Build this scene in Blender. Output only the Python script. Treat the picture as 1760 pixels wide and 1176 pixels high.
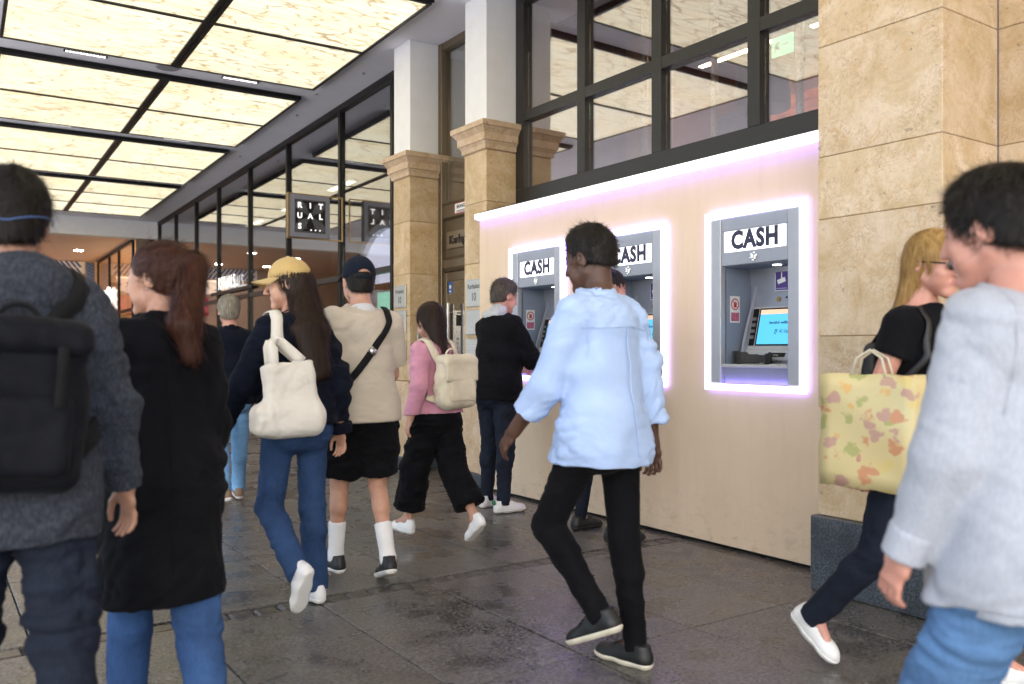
import bpy, bmesh, math, random
import numpy as np
from mathutils import Vector, Matrix
for o in list(bpy.data.objects): bpy.data.objects.remove(o)
SC=bpy.context.scene; COL=SC.collection
R_=math.radians
# ---------------------------------------------------------------- camera, sky, sun, exposure
YAW=34.4
cam=bpy.data.objects.new('camera',bpy.data.cameras.new('camera')); COL.objects.link(cam); SC.camera=cam
cam.location=(0,0,1.25); cam.rotation_euler=(R_(90),0,R_(-YAW))
cam.data.sensor_width=36; cam.data.lens=36*1480/1760; cam.data.shift_y=15/1760; cam.data.clip_start=.05; cam.data.clip_end=400
cam.data.dof.use_dof=True; cam.data.dof.focus_distance=5.9; cam.data.dof.aperture_fstop=2.2
W=bpy.data.worlds.new('World'); SC.world=W; W.use_nodes=True
nt=W.node_tree; sky=nt.nodes.new('ShaderNodeTexSky'); sky.sky_type='NISHITA'; sky.sun_disc=False
sky.sun_elevation=R_(38); sky.sun_rotation=R_(215); sky.air_density=1.0; sky.dust_density=2.0
nt.links.new(sky.outputs[0],nt.nodes['Background'].inputs[0]); nt.nodes['Background'].inputs[1].default_value=.15
sl=bpy.data.lights.new('sun','SUN'); sl.energy=3.6; sl.angle=R_(14); sl.color=(1,.95,.88)
sun=bpy.data.objects.new('sun',sl); COL.objects.link(sun); sun.rotation_euler=(R_(52),0,R_(-35)); sun.location=(0,-20,30)
SC.view_settings.view_transform='Standard'; SC.view_settings.look='None'; SC.view_settings.exposure=1.72; SC.view_settings.gamma=1
SC.render.engine='CYCLES'; SC.cycles.use_denoising=True; SC.cycles.max_bounces=8; SC.cycles.transparent_max_bounces=12
SC.cycles.sample_clamp_indirect=6; SC.cycles.caustics_reflective=False; SC.cycles.caustics_refractive=False
try: SC.cycles.denoiser='OPENIMAGEDENOISE'
except Exception: pass

# ---------------------------------------------------------------- materials
def srgb(h):
    if isinstance(h,str): h=[int(h[i:i+2],16)/255 for i in (0,2,4)]
    return tuple((c/12.92 if c<=.04045 else ((c+.055)/1.055)**2.4) for c in h)
class Mat:
    def __init__(s,name,color=(.5,.5,.5),rough=.6,metal=0,spec=.5):
        s.m=bpy.data.materials.new(name); s.m.use_nodes=True; s.t=s.m.node_tree; s.b=s.t.nodes['Principled BSDF']
        s.b.inputs['Base Color'].default_value=(*color,1); s.b.inputs['Roughness'].default_value=rough; s.b.inputs['Metallic'].default_value=metal
        s.b.inputs['Specular IOR Level'].default_value=spec; s._co=None
    def n(s,t,**k):
        x=s.t.nodes.new(t)
        for a,b in k.items():
            if a.startswith('i_'): x.inputs[a[2:].replace('_',' ')].default_value=b
            else: setattr(x,a,b)
        return x
    def l(s,a,b): s.t.links.new(a,b)
    def co(s,kind='Object'):
        if kind=='World': return s.n('ShaderNodeNewGeometry').outputs['Position']
        return s.n('ShaderNodeTexCoord').outputs[kind]
    def mapped(s,scale,kind='Object',rotv=(0,0,0)):
        mp=s.n('ShaderNodeMapping'); mp.inputs['Scale'].default_value=scale; mp.inputs['Rotation'].default_value=rotv; s.l(s.co(kind),mp.inputs['Vector']); return mp.outputs[0]
    def noise(s,vec,scale=5,detail=4,rough=.55,dist=0):
        x=s.n('ShaderNodeTexNoise'); x.inputs['Scale'].default_value=scale; x.inputs['Detail'].default_value=detail; x.inputs['Roughness'].default_value=rough; x.inputs['Distortion'].default_value=dist
        s.l(vec,x.inputs['Vector']); return x.outputs['Fac']
    def ramp(s,fac,stops,interp='LINEAR'):
        r=s.n('ShaderNodeValToRGB'); r.color_ramp.interpolation=interp
        e=r.color_ramp.elements
        while len(e)<len(stops): e.new(.5)
        for x,(p,c) in zip(e,stops):
            x.position=p; x.color=(*c,1) if not np.isscalar(c) else (c,c,c,1)
        s.l(fac,r.inputs[0]); return r.outputs[0]
    def mix(s,f,a,b,mode='MIX'):
        x=s.n('ShaderNodeMix'); x.data_type='RGBA'; x.blend_type=mode
        for v,i in ((f,0),(a,6),(b,7)):
            if hasattr(v,'node'): s.l(v,x.inputs[i])
            else: x.inputs[i].default_value=v if i==0 else (*v,1)
        return x.outputs[2]
    def math(s,op,a,b=0.):
        x=s.n('ShaderNodeMath'); x.operation=op
        for i,v in enumerate((a,b)):
            if hasattr(v,'node'): s.l(v,x.inputs[i])
            else: x.inputs[i].default_value=v
        return x.outputs[0]
    def color(s,sock): s.l(sock,s.b.inputs['Base Color']); return s
    def rough(s,sock): s.l(sock,s.b.inputs['Roughness']); return s
    def bump(s,h,strength=.2,dist=.01):
        x=s.n('ShaderNodeBump'); x.inputs['Strength'].default_value=strength; x.inputs['Distance'].default_value=dist; s.l(h,x.inputs['Height']); s.l(x.outputs[0],s.b.inputs['Normal']); return s
def plain(name,c,rough=.5,metal=0,var=.08,scale=8,bump=.05,spec=.5):
    """plain finish with faint procedural unevenness"""
    m=Mat(name,c,rough,metal,spec); v=m.co(); f=m.noise(v,scale,5)
    lo=tuple(x*(1-var) for x in c); hi=tuple(min(1,x*(1+var)) for x in c)
    m.color(m.ramp(f,[(.3,lo),(.7,hi)]))
    f2=m.noise(v,scale*6,3); m.rough(m.ramp(f2,[(.3,max(0,rough-.08)),(.7,min(1,rough+.08))]))
    if bump: m.bump(f2,bump,.004)
    return m.m
def emit(name,c,s,diffuse=(.6,.6,.6)):
    m=Mat(name,diffuse,.4); m.b.inputs['Emission Color'].default_value=(*c,1); m.b.inputs['Emission Strength'].default_value=s*.6; return m.m
def fabric(name,c,var=.18,weave=420,rough=.85,bump=.5,heather=0,stretch=(1,1,1),sheen=None,fine=9):
    sheen=(.12 if max(c)>.1 else .02) if sheen is None else sheen
    m=Mat(name,c,rough,0,.25 if max(c)>.1 else .08); v=m.co(); mp=m.mapped(stretch)
    f=m.noise(mp,fine,6,.6)
    lo=tuple(x*(1-var) for x in c); hi=tuple(min(1,x*(1+var)) for x in c)
    col=m.ramp(f,[(.3,lo),(.7,hi)])
    if heather:
        h=m.noise(m.mapped((160,160,60)),1,4,.7); col=m.mix(m.ramp(h,[(.42,0.),(.62,heather)]),col,tuple(min(1,x*2.6+.03) for x in c))
    m.color(col)
    w=m.noise(m.mapped((weave,weave,weave)),1,2); big=m.noise(v,26,4)
    m.bump(m.math('ADD',m.math('MULTIPLY',w,.35),big),bump,.004)
    try: m.b.inputs['Sheen Weight'].default_value=sheen; m.b.inputs['Sheen Roughness'].default_value=.5
    except Exception: pass
    return m.m
def denim(name,c,fade=1.6):
    m=Mat(name,c,.85,0,.2); v=m.co()
    big=m.noise(v,5,5,.6); slub=m.noise(m.mapped((260,260,18)),1,3,.7)
    col=m.ramp(big,[(.32,tuple(x*.75 for x in c)),(.7,tuple(min(1,x*fade) for x in c))])
    col=m.mix(m.ramp(slub,[(.35,0.),(.75,.35)]),col,tuple(min(1,x*2.4+.02) for x in c)); m.color(col)
    m.bump(m.math('ADD',m.noise(m.mapped((500,500,500)),1,2),m.noise(v,30,4)),.22,.004); return m.m
def hairmat(name,c,c2=None,rough=.5):
    m=Mat(name,c,rough,0,.25); c2=c2 or tuple(x*2.2 for x in c)
    f=m.noise(m.mapped((90,90,14)),1,5,.65); m.color(m.ramp(f,[(.35,c),(.72,c2)])); m.bump(f,.5,.003); return m.m
def skinset(name,c,lip,brow=(.02,.014,.01)):
    m=Mat(name+'_skin',c,.48,0,.45); v=m.co(); f=m.noise(v,14,5,.6)
    m.color(m.ramp(f,[(.3,tuple(x*k for x,k in zip(c,(.9,.8,.76)))),(.7,tuple(min(1,x*1.08) for x in c))]))
    m.b.inputs['Subsurface Weight'].default_value=.12; m.b.inputs['Subsurface Radius'].default_value=(.9,.35,.2); m.b.inputs['Subsurface Scale'].default_value=.012
    m.bump(m.noise(v,160,3),.12,.002)
    st=plain(name+'_stubble',tuple(x*.5 for x in c),.6)
    return dict(skin=m.m,lip=plain(name+'_lip',lip,.4),brow=plain(name+'_brow',brow,.7),eye=plain(name+'_eye',(.05,.035,.03),.15),stubble=st)

# ---------------------------------------------------------------- mesh kit
class MB:
    def __init__(s): s.v=[];s.f=[];s.mi=[];s.sm=[]
    def add(s,P,F,mi=0,smooth=False):
        o=len(s.v); s.v+= [tuple(map(float,p)) for p in P]
        for f in F: s.f.append([int(i)+o for i in f]); s.mi.append(mi); s.sm.append(smooth)
        return s
    def box(s,x0,x1,y0,y1,z0,z1,mi=0):
        P=[(x,y,z) for x in (x0,x1) for y in (y0,y1) for z in (z0,z1)]
        return s.add(P,[(0,1,3,2),(4,6,7,5),(0,4,5,1),(2,3,7,6),(0,2,6,4),(1,5,7,3)],mi)
    def bbox(s,x0,x1,y0,y1,z0,z1,b=.004,mi=0):
        """box with chamfered edges"""
        bm=bmesh.new(); bmesh.ops.create_cube(bm,size=1)
        for v in bm.verts: v.co=Vector(((x0+x1)/2+v.co.x*(x1-x0),(y0+y1)/2+v.co.y*(y1-y0),(z0+z1)/2+v.co.z*(z1-z0)))
        bmesh.ops.bevel(bm,geom=list(bm.edges),offset=min(b,abs(x1-x0)*.4,abs(y1-y0)*.4,abs(z1-z0)*.4),segments=1,affect='EDGES')
        bm.verts.index_update(); s.add([v.co[:] for v in bm.verts],[[v.index for v in f.verts] for f in bm.faces],mi); bm.free(); return s
    def quad(s,a,b,c,d,mi=0): return s.add([a,b,c,d],[(0,1,2,3)],mi)
    def cyl(s,c0,c1,r0,r1=None,n=20,mi=0,cap=True):
        r1=r0 if r1 is None else r1; a=V(c0,float);b=V(c1,float); z=nrm(b-a); x=nrm(np.cross(z,[.3,.9,.1] if abs(z[1])<.8 else [1,0,.1])); y=np.cross(z,x)
        P=[];F=[]
        for c,r in ((a,r0),(b,r1)):
            for i in range(n): t=2*math.pi*i/n; P.append(c+x*r*math.cos(t)+y*r*math.sin(t))
        for i in range(n): j=(i+1)%n; F.append((i,j,n+j,n+i))
        s.add(P,F,mi,True)
        if cap:
            s.add(P[:n],[list(range(n))[::-1]],mi); s.add(P[n:],[list(range(n))],mi)
        return s
    def tube(s,pts,r,n=8,mi=0,flat=None,up=None):
        P,Q=tube_np(pts,r,n,flat,up); F=[]
        for q in Q:
            g=[]
            for i in q:
                if int(i) not in g: g.append(int(i))
            if len(g)>2: F.append(g)
        return s.add(P,F,mi,flat is None)
    def prism(s,poly,axis,a0,a1,mi=0):
        """extrude a 2-D outline along an axis; poly given in the two other axes, in order"""
        n=len(poly); P=[]
        for a in (a0,a1):
            for u,v in poly: P.append({'x':(a,u,v),'y':(u,a,v),'z':(u,v,a)}[axis])
        F=[list(range(n)),list(range(n,2*n))[::-1]]+[(i,n+i,n+(i+1)%n,(i+1)%n) for i in range(n)]
        return s.add(P,F,mi)
    def build(s,name,mats,parent=None,fix=True,**props):
        me=bpy.data.meshes.new(name); me.from_pydata(s.v,[],s.f)
        for m in (mats if isinstance(mats,(list,tuple)) else [mats]): me.materials.append(m)
        me.polygons.foreach_set('material_index',s.mi); me.polygons.foreach_set('use_smooth',s.sm); me.update()
        if fix:
            bm=bmesh.new(); bm.from_mesh(me); bmesh.ops.recalc_face_normals(bm,faces=bm.faces); bm.to_mesh(me); bm.free()
        o=bpy.data.objects.new(name,me); COL.objects.link(o)
        if parent is not None: o.parent=parent
        for k,v in props.items(): o[k]=v
        return o
def thing(name,label,cat,loc=(0,0,0),rotz=0,group=None):
    o=bpy.data.objects.new(name,None); COL.objects.link(o); o.location=loc; o.rotation_euler=(0,0,rotz); o.empty_display_size=.2
    o['label']=label; o['category']=cat
    if group: o['group']=group
    return o
FACE={'-X':Matrix(((0,0,-1,0),(-1,0,0,0),(0,1,0,0),(0,0,0,1))),'-Y':Matrix(((1,0,0,0),(0,0,-1,0),(0,1,0,0),(0,0,0,1)))}
def text(name,body,size,mat,parent,M,extrude=.002,bold=0.,align='CENTER',sx=1.,shear=0,space=1.):
    cu=bpy.data.curves.new(name,'FONT'); cu.body=body; cu.size=size; cu.extrude=extrude; cu.offset=bold; cu.align_x=align; cu.align_y='CENTER'; cu.shear=shear; cu.resolution_u=3; cu.space_character=space
    t=bpy.data.objects.new('tmp',cu); COL.objects.link(t)
    dg=bpy.context.evaluated_depsgraph_get(); me=bpy.data.meshes.new_from_object(t.evaluated_get(dg)); me.name=name
    bpy.data.objects.remove(t); bpy.data.curves.remove(cu)
    me.transform(M@Matrix.Diagonal((sx,1,1,1))); me.materials.clear(); me.materials.append(mat)
    o=bpy.data.objects.new(name,me); COL.objects.link(o); o.parent=parent
    return o
# ---------------------------------------------------------------- implicit modelling kit (people, bags, shoes)
V = np.array
def nrm(v):
    v = np.asarray(v, float); return v/(np.linalg.norm(v)+1e-12)
def rot(axis, ang):
    axis = nrm(axis); K = V([[0,-axis[2],axis[1]],[axis[2],0,-axis[0]],[-axis[1],axis[0],0]])
    return np.eye(3)+math.sin(ang)*K+(1-math.cos(ang))*(K@K)
def rx(d): return rot((1,0,0), math.radians(d))
def ry(d): return rot((0,1,0), math.radians(d))
def rz(d): return rot((0,0,1), math.radians(d))

_G = np.random.RandomState(5).normal(size=(4096,3)); _G /= np.linalg.norm(_G,axis=1)[:,None]
def perlin(p):
    i = np.floor(p).astype(np.int64); f = p-i; u = f*f*f*(f*(f*6-15)+10)
    def g(dx,dy,dz):
        h = ((i[:,0]+dx)*73856093 ^ (i[:,1]+dy)*19349663 ^ (i[:,2]+dz)*83492791) & 4095
        return _G[h,0]*(f[:,0]-dx)+_G[h,1]*(f[:,1]-dy)+_G[h,2]*(f[:,2]-dz)
    L = lambda a,b,t: a+(b-a)*t
    x00=L(g(0,0,0),g(1,0,0),u[:,0]); x10=L(g(0,1,0),g(1,1,0),u[:,0])
    x01=L(g(0,0,1),g(1,0,1),u[:,0]); x11=L(g(0,1,1),g(1,1,1),u[:,0])
    return L(L(x00,x10,u[:,1]),L(x01,x11,u[:,1]),u[:,2])*1.5

class Seg:
    """elliptical tapered capsule a->b; radii (side, depth) at both ends; xdir = side direction"""
    def __init__(s, a, b, ra, rb=None, xdir=(1,0,0), flat=(0,0)):
        s.a=V(a,float); s.b=V(b,float)
        ra = (ra,ra) if np.isscalar(ra) else ra
        rb = ra if rb is None else ((rb,rb) if np.isscalar(rb) else rb)
        s.ra=V(ra,float); s.rb=V(rb,float); s.flat=flat
        ab=s.b-s.a; s.L=np.linalg.norm(ab)
        s.z = ab/s.L if s.L>1e-6 else V([0,0,1.])
        x=V(xdir,float); x=x-s.z*(x@s.z)
        if np.linalg.norm(x)<1e-4: x=np.cross(s.z,[0,1,0.2])
        s.x=nrm(x); s.y=np.cross(s.z,s.x)
    def grow(s, g, gb=None):
        gb = g if gb is None else gb
        return Seg(s.a,s.b,tuple(s.ra+g),tuple(s.rb+gb),s.x,s.flat)
    def box(s, m):
        r=max(s.ra.max(),s.rb.max())+m
        return np.minimum(s.a,s.b)-r, np.maximum(s.a,s.b)+r
    def ev(s, p):
        q=p-s.a; h=q@s.z; X=q@s.x; Y=q@s.y
        t=np.clip(h/max(s.L,1e-6),0,1); over=h-t*s.L
        rX=s.ra[0]+(s.rb[0]-s.ra[0])*t; rY=s.ra[1]+(s.rb[1]-s.ra[1])*t
        m=np.minimum(rX,rY)
        rad=np.sqrt((X/rX)**2+(Y/rY)**2)
        d=(np.sqrt(rad**2+(over/m)**2)-1)*m
        if s.flat[0] or s.flat[1]:
            df=np.maximum((rad-1)*m, np.abs(over))
            if s.flat[0]: d=np.where(over<-1e-6,df,d)
            if s.flat[1]: d=np.where(over>1e-6,df,d)
        return d
class Ell:
    def __init__(s, c, r, R=None):
        s.c=V(c,float); s.r=V((r,r,r) if np.isscalar(r) else r,float); s.R=np.eye(3) if R is None else R
    def box(s,m): r=s.r.max()+m; return s.c-r, s.c+r
    def ev(s,p):
        q=(p-s.c)@s.R; k0=np.sqrt(((q/s.r)**2).sum(1)); k1=np.sqrt(((q/s.r**2)**2).sum(1))+1e-9
        return k0*(k0-1)/k1
class RBox:
    def __init__(s,c,h,r,R=None):
        s.c=V(c,float); s.h=V(h,float); s.rad=r; s.R=np.eye(3) if R is None else R
    def box(s,m): r=np.linalg.norm(s.h)+m; return s.c-r, s.c+r
    def ev(s,p):
        q=np.abs((p-s.c)@s.R)-(s.h-s.rad)
        return np.linalg.norm(np.maximum(q,0),axis=1)+np.minimum(q.max(1),0)-s.rad
class Plane:
    """keeps the side where (p-c).n < 0"""
    def __init__(s,c,n): s.c=V(c,float); s.n=nrm(n)
    def ev(s,p): return (p-s.c)@s.n
def smin(a,b,k):
    if k<=0: return np.minimum(a,b)
    h=np.clip(.5+.5*(b-a)/k,0,1); return b+(a-b)*h-k*h*(1-h)
class Field:
    def __init__(s): s.ops=[]
    def add(s,pr,k=.02): s.ops.append(('+',pr,k)); return s
    def sub(s,pr,k=.005): s.ops.append(('-',pr,k)); return s
    def cut(s,pr,k=.004): s.ops.append(('&',pr,k)); return s
    def at(s,p):
        d=np.full(len(p),9.)
        for o,pr,k in s.ops: d=s._ap(o,d,pr.ev(p),k)
        return d
    @staticmethod
    def _ap(o,d,e,k):
        if o=='+': return smin(d,e,k)
        if o=='-': return -smin(-d,e,k)
        return -smin(-d,-e,k)
    def grad(s,p,e=.003):
        g=np.stack([s.at(p+dv)-s.at(p-dv) for dv in np.eye(3)*e],1)
        return g/(np.linalg.norm(g,axis=1)[:,None]+1e-9)
    def project(s,p,off=0.,n=6):
        p=V(p,float)
        for _ in range(n): p=p-s.grad(p)*((s.at(p)-off)*.8)[:,None]
        return p
    def mesh(s,vox):
        bs=[pr.box(k+2*vox) for o,pr,k in s.ops if o=='+']
        lo=np.min([b[0] for b in bs],0)-vox; hi=np.max([b[1] for b in bs],0)+vox
        n=np.ceil((hi-lo)/vox).astype(int)+1
        ax=[lo[i]+vox*np.arange(n[i]) for i in range(3)]
        F=np.full(n,1.,np.float32)
        for o,pr,k in s.ops:
            if o=='&': sl=(slice(None),)*3
            else:
                b0,b1=pr.box(k+2.5*vox)
                i0=np.clip(np.floor((b0-lo)/vox).astype(int),0,n-1); i1=np.clip(np.ceil((b1-lo)/vox).astype(int)+1,1,n)
                sl=tuple(slice(i0[i],i1[i]) for i in range(3))
            if o=='&':
                # only where something is near
                idx=np.nonzero(F<4*vox+.03)
                P=np.stack([ax[i][idx[i]] for i in range(3)],1)
                F[idx]=s._ap(o,F[idx],pr.ev(P),k); continue
            g=np.meshgrid(*[ax[i][sl[i]] for i in range(3)],indexing='ij')
            P=np.stack([a.ravel() for a in g],1)
            sub=F[sl]; F[sl]=s._ap(o,sub.ravel(),pr.ev(P),k).reshape(sub.shape)
        return surfnet(F,lo,vox)
def surfnet(F,lo,vox):
    S=F<0; n=V(F.shape)
    c=np.zeros(n-1,np.uint8)
    for dx in (0,1):
        for dy in (0,1):
            for dz in (0,1): c+=S[dx:n[0]-1+dx,dy:n[1]-1+dy,dz:n[2]-1+dz]
    act=np.nonzero((c>0)&(c<8)); N=len(act[0]); A=np.stack(act,1)
    idx=np.full(n-1,-1,np.int64); idx[act]=np.arange(N)
    acc=np.zeros((N,3)); cnt=np.zeros(N)
    cor=[(x,y,z) for x in (0,1) for y in (0,1) for z in (0,1)]
    val={k:F[A[:,0]+k[0],A[:,1]+k[1],A[:,2]+k[2]].astype(float) for k in cor}
    for k in cor:
        for d in range(3):
            if k[d]: continue
            k2=list(k); k2[d]=1; k2=tuple(k2); a,b=val[k],val[k2]
            m=(a<0)!=(b<0); t=np.where(m,a/np.where(m,a-b,1),0)
            pt=np.tile(V(k,float),(N,1)); pt[:,d]=t
            acc[m]+=pt[m]; cnt[m]+=1
    P=lo+vox*(A+acc/cnt[:,None])
    quads=[]
    for d in range(3):
        a=[slice(None)]*3; b=[slice(None)]*3; a[d]=slice(0,-1); b[d]=slice(1,None)
        for o in range(3):
            if o!=d: a[o]=slice(1,-1); b[o]=slice(1,-1)
        s0,s1=S[tuple(a)],S[tuple(b)]
        e=np.nonzero(s0!=s1); E=np.stack(e,1)
        flip=s0[e]
        u,v=[(1,2),(2,0),(0,1)][d]
        E=E.copy(); 
        for o in range(3):
            if o!=d: E[:,o]+=1
        def cell(du,dv):
            q=E.copy(); q[:,u]-=du; q[:,v]-=dv; return idx[q[:,0],q[:,1],q[:,2]]
        q=np.stack([cell(1,1),cell(0,1),cell(0,0),cell(1,0)],1)
        q[~flip]=q[~flip][:,::-1]
        quads.append(q)
    Q=np.concatenate(quads)
    return P,Q[(Q>=0).all(1)]
def vnormals(P,Q):
    n=np.cross(P[Q[:,2]]-P[Q[:,0]],P[Q[:,3]]-P[Q[:,1]]); N=np.zeros_like(P)
    for i in range(4): np.add.at(N,Q[:,i],n)
    return N/(np.linalg.norm(N,axis=1)[:,None]+1e-12)
def relax(P,Q,it=2,w=.5):
    e=np.concatenate([Q[:,[0,1]],Q[:,[1,2]],Q[:,[2,3]],Q[:,[3,0]]])
    for _ in range(it):
        S=np.zeros_like(P); c=np.zeros(len(P))
        np.add.at(S,e[:,0],P[e[:,1]]); np.add.at(S,e[:,1],P[e[:,0]]); np.add.at(c,e[:,0],1); np.add.at(c,e[:,1],1)
        P=P+w*(S/np.maximum(c,1)[:,None]-P)
    return P
def folds(P,N,amp,fr=(7,7,16),seed=0,warp=.35):
    """cloth folds: warped ridged noise pushed along the normal"""
    p=P*V(fr)+seed*7.31
    w=np.stack([perlin(P*3+seed+i*11.) for i in range(3)],1)
    a=perlin(p+w*warp*5); b=perlin(p*2.3+w*4+3); c=perlin(p*.45+w*1.5+9)
    m=np.clip(.55+perlin(P*2.2+seed)*1.3,.12,1.2)
    r=np.abs(a)*1.5*m+.5*np.abs(b)*m+.5*c
    return P+N*(amp*1.6*(r-.42))[:,None]
# ---------------------------------------------------------------- people
def sdf_obj(name, F, vox, mats, parent, fold=None, smooth=2, matfn=None, post=None):
    P,Q=F.mesh(vox)
    P=relax(P,Q,smooth)
    if fold:
        amp,fr,seed=fold[:3]
        P=folds(P,vnormals(P,Q),amp,fr,seed)
        P=relax(P,Q,1,.3)
        P=folds(P,vnormals(P,Q),amp*.32,tuple(2.4*q for q in fr),seed+5)
    if post is not None: P=post(P,Q)
    mi=matfn(P[Q].mean(1)) if matfn else None
    return np_obj(name,P,Q,mats,parent,mi)
def np_obj(name,P,Q,mats,parent,mi=None,smooth=True):
    me=bpy.data.meshes.new(name)
    me.vertices.add(len(P)); me.vertices.foreach_set('co',np.asarray(P,np.float32).ravel())
    k=Q.shape[1]
    me.loops.add(Q.size); me.loops.foreach_set('vertex_index',Q.astype(np.int32).ravel())
    me.polygons.add(len(Q)); me.polygons.foreach_set('loop_start',np.arange(0,Q.size,k,dtype=np.int32))
    me.polygons.foreach_set('loop_total',np.full(len(Q),k,np.int32))
    for m in (mats if isinstance(mats,(list,tuple)) else [mats]): me.materials.append(m)
    me.polygons.foreach_set('use_smooth',np.full(len(Q),smooth))
    if mi is not None: me.polygons.foreach_set('material_index',np.asarray(mi,np.int32))
    me.update(calc_edges=True); me.validate()
    o=bpy.data.objects.new(name,me); COL.objects.link(o)
    if parent is not None: o.parent=parent
    return o
def tube_np(pts,r,nseg=6,flat=None,up=None):
    """tube (or flat strap: flat=(halfwidth,halfthick), up = outward normals) along pts -> P,Q"""
    pts=V(pts,float); n=len(pts); T=np.gradient(pts,axis=0); T/=np.linalg.norm(T,axis=1)[:,None]+1e-9
    P=[];Q=[]
    for i in range(n):
        u=V(up[i]) if up is not None else V([.13,.2,1.]); 
        u=u-T[i]*(u@T[i]); u=nrm(u); w=np.cross(T[i],u)
        rr=r[i] if not np.isscalar(r) else r
        for j in range(nseg):
            a=2*math.pi*(j+.5)/nseg
            if flat: ca,sa=math.cos(a),math.sin(a); k=max(abs(ca),abs(sa)); P.append(pts[i]+w*flat[0]*ca/k+u*flat[1]*sa/k)
            else: P.append(pts[i]+w*rr*math.cos(a)+u*rr*math.sin(a))
    for i in range(n-1):
        for j in range(nseg):
            k=(j+1)%nseg; Q.append([i*nseg+j,i*nseg+k,(i+1)*nseg+k,(i+1)*nseg+j])
    c=len(P)
    P+= [pts[0],pts[-1]]
    for j in range(nseg):
        k=(j+1)%nseg; Q.append([c,k,j,j]); Q.append([c+1,(n-1)*nseg+j,(n-1)*nseg+k,(n-1)*nseg+k])
    return V(P),V(Q)
def poly_obj(name,P,F,mat,parent,smooth=True):
    me=bpy.data.meshes.new(name)
    fs=[]
    for f in F:
        g=[]
        for i in f:
            if int(i) not in g: g.append(int(i))
        if len(g)>=3: fs.append(g)
    me.from_pydata([tuple(map(float,p)) for p in P],[],fs); me.materials.append(mat)
    me.polygons.foreach_set('use_smooth',[smooth]*len(fs)); me.update()
    o=bpy.data.objects.new(name,me); COL.objects.link(o)
    if parent is not None: o.parent=parent
    return o
def strands(name,F,mat,parent,n,L,flow,seed=1,width=.0016,lift=.004,region=None,src=None,steps=6,wav=.25):
    """flat hair ribbons that follow the hair surface"""
    rng=np.random.RandomState(seed)
    P,Q=src
    c=P[Q].mean(1)
    if region is not None:
        c=c[region(c)]
    if len(c)==0: return None
    p=c[rng.randint(len(c),size=n)]+rng.normal(size=(n,3))*.004
    Ls=L*(.55+.7*rng.rand(n))
    W=[];path=[]
    jit=rng.normal(size=(n,3))*wav
    lif=np.abs(rng.normal(size=n))*lift
    for k in range(steps):
        N=F.grad(p); d=F.at(p)
        p=p-N*(d-.0015-lif*(k/(steps-1))**1.5)[:,None]
        path.append(p.copy()); W.append(N)
        t=flow(p)+jit; t=t-N*(t*N).sum(1)[:,None]; t/=np.linalg.norm(t,axis=1)[:,None]+1e-9
        p=p+t*(Ls/(steps-1))[:,None]
        jit=jit*.9+rng.normal(size=(n,3))*wav*.3
    path=np.stack(path,1); W=np.stack(W,1)
    T=np.gradient(path,axis=1); side=np.cross(T,W); side/=np.linalg.norm(side,axis=2)[:,:,None]+1e-9
    taper=np.linspace(1,.25,steps)[None,:,None]*width*(.6+.8*rng.rand(n))[:,None,None]
    A=path-side*taper; B=path+side*taper
    PP=np.stack([A,B],2).reshape(-1,3)
    base=(np.arange(n)*steps*2)[:,None]+(np.arange(steps-1)*2)[None,:]
    Qd=np.stack([base,base+1,base+3,base+2],2).reshape(-1,4)
    return np_obj(name,PP,Qd,mat,parent)

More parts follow.
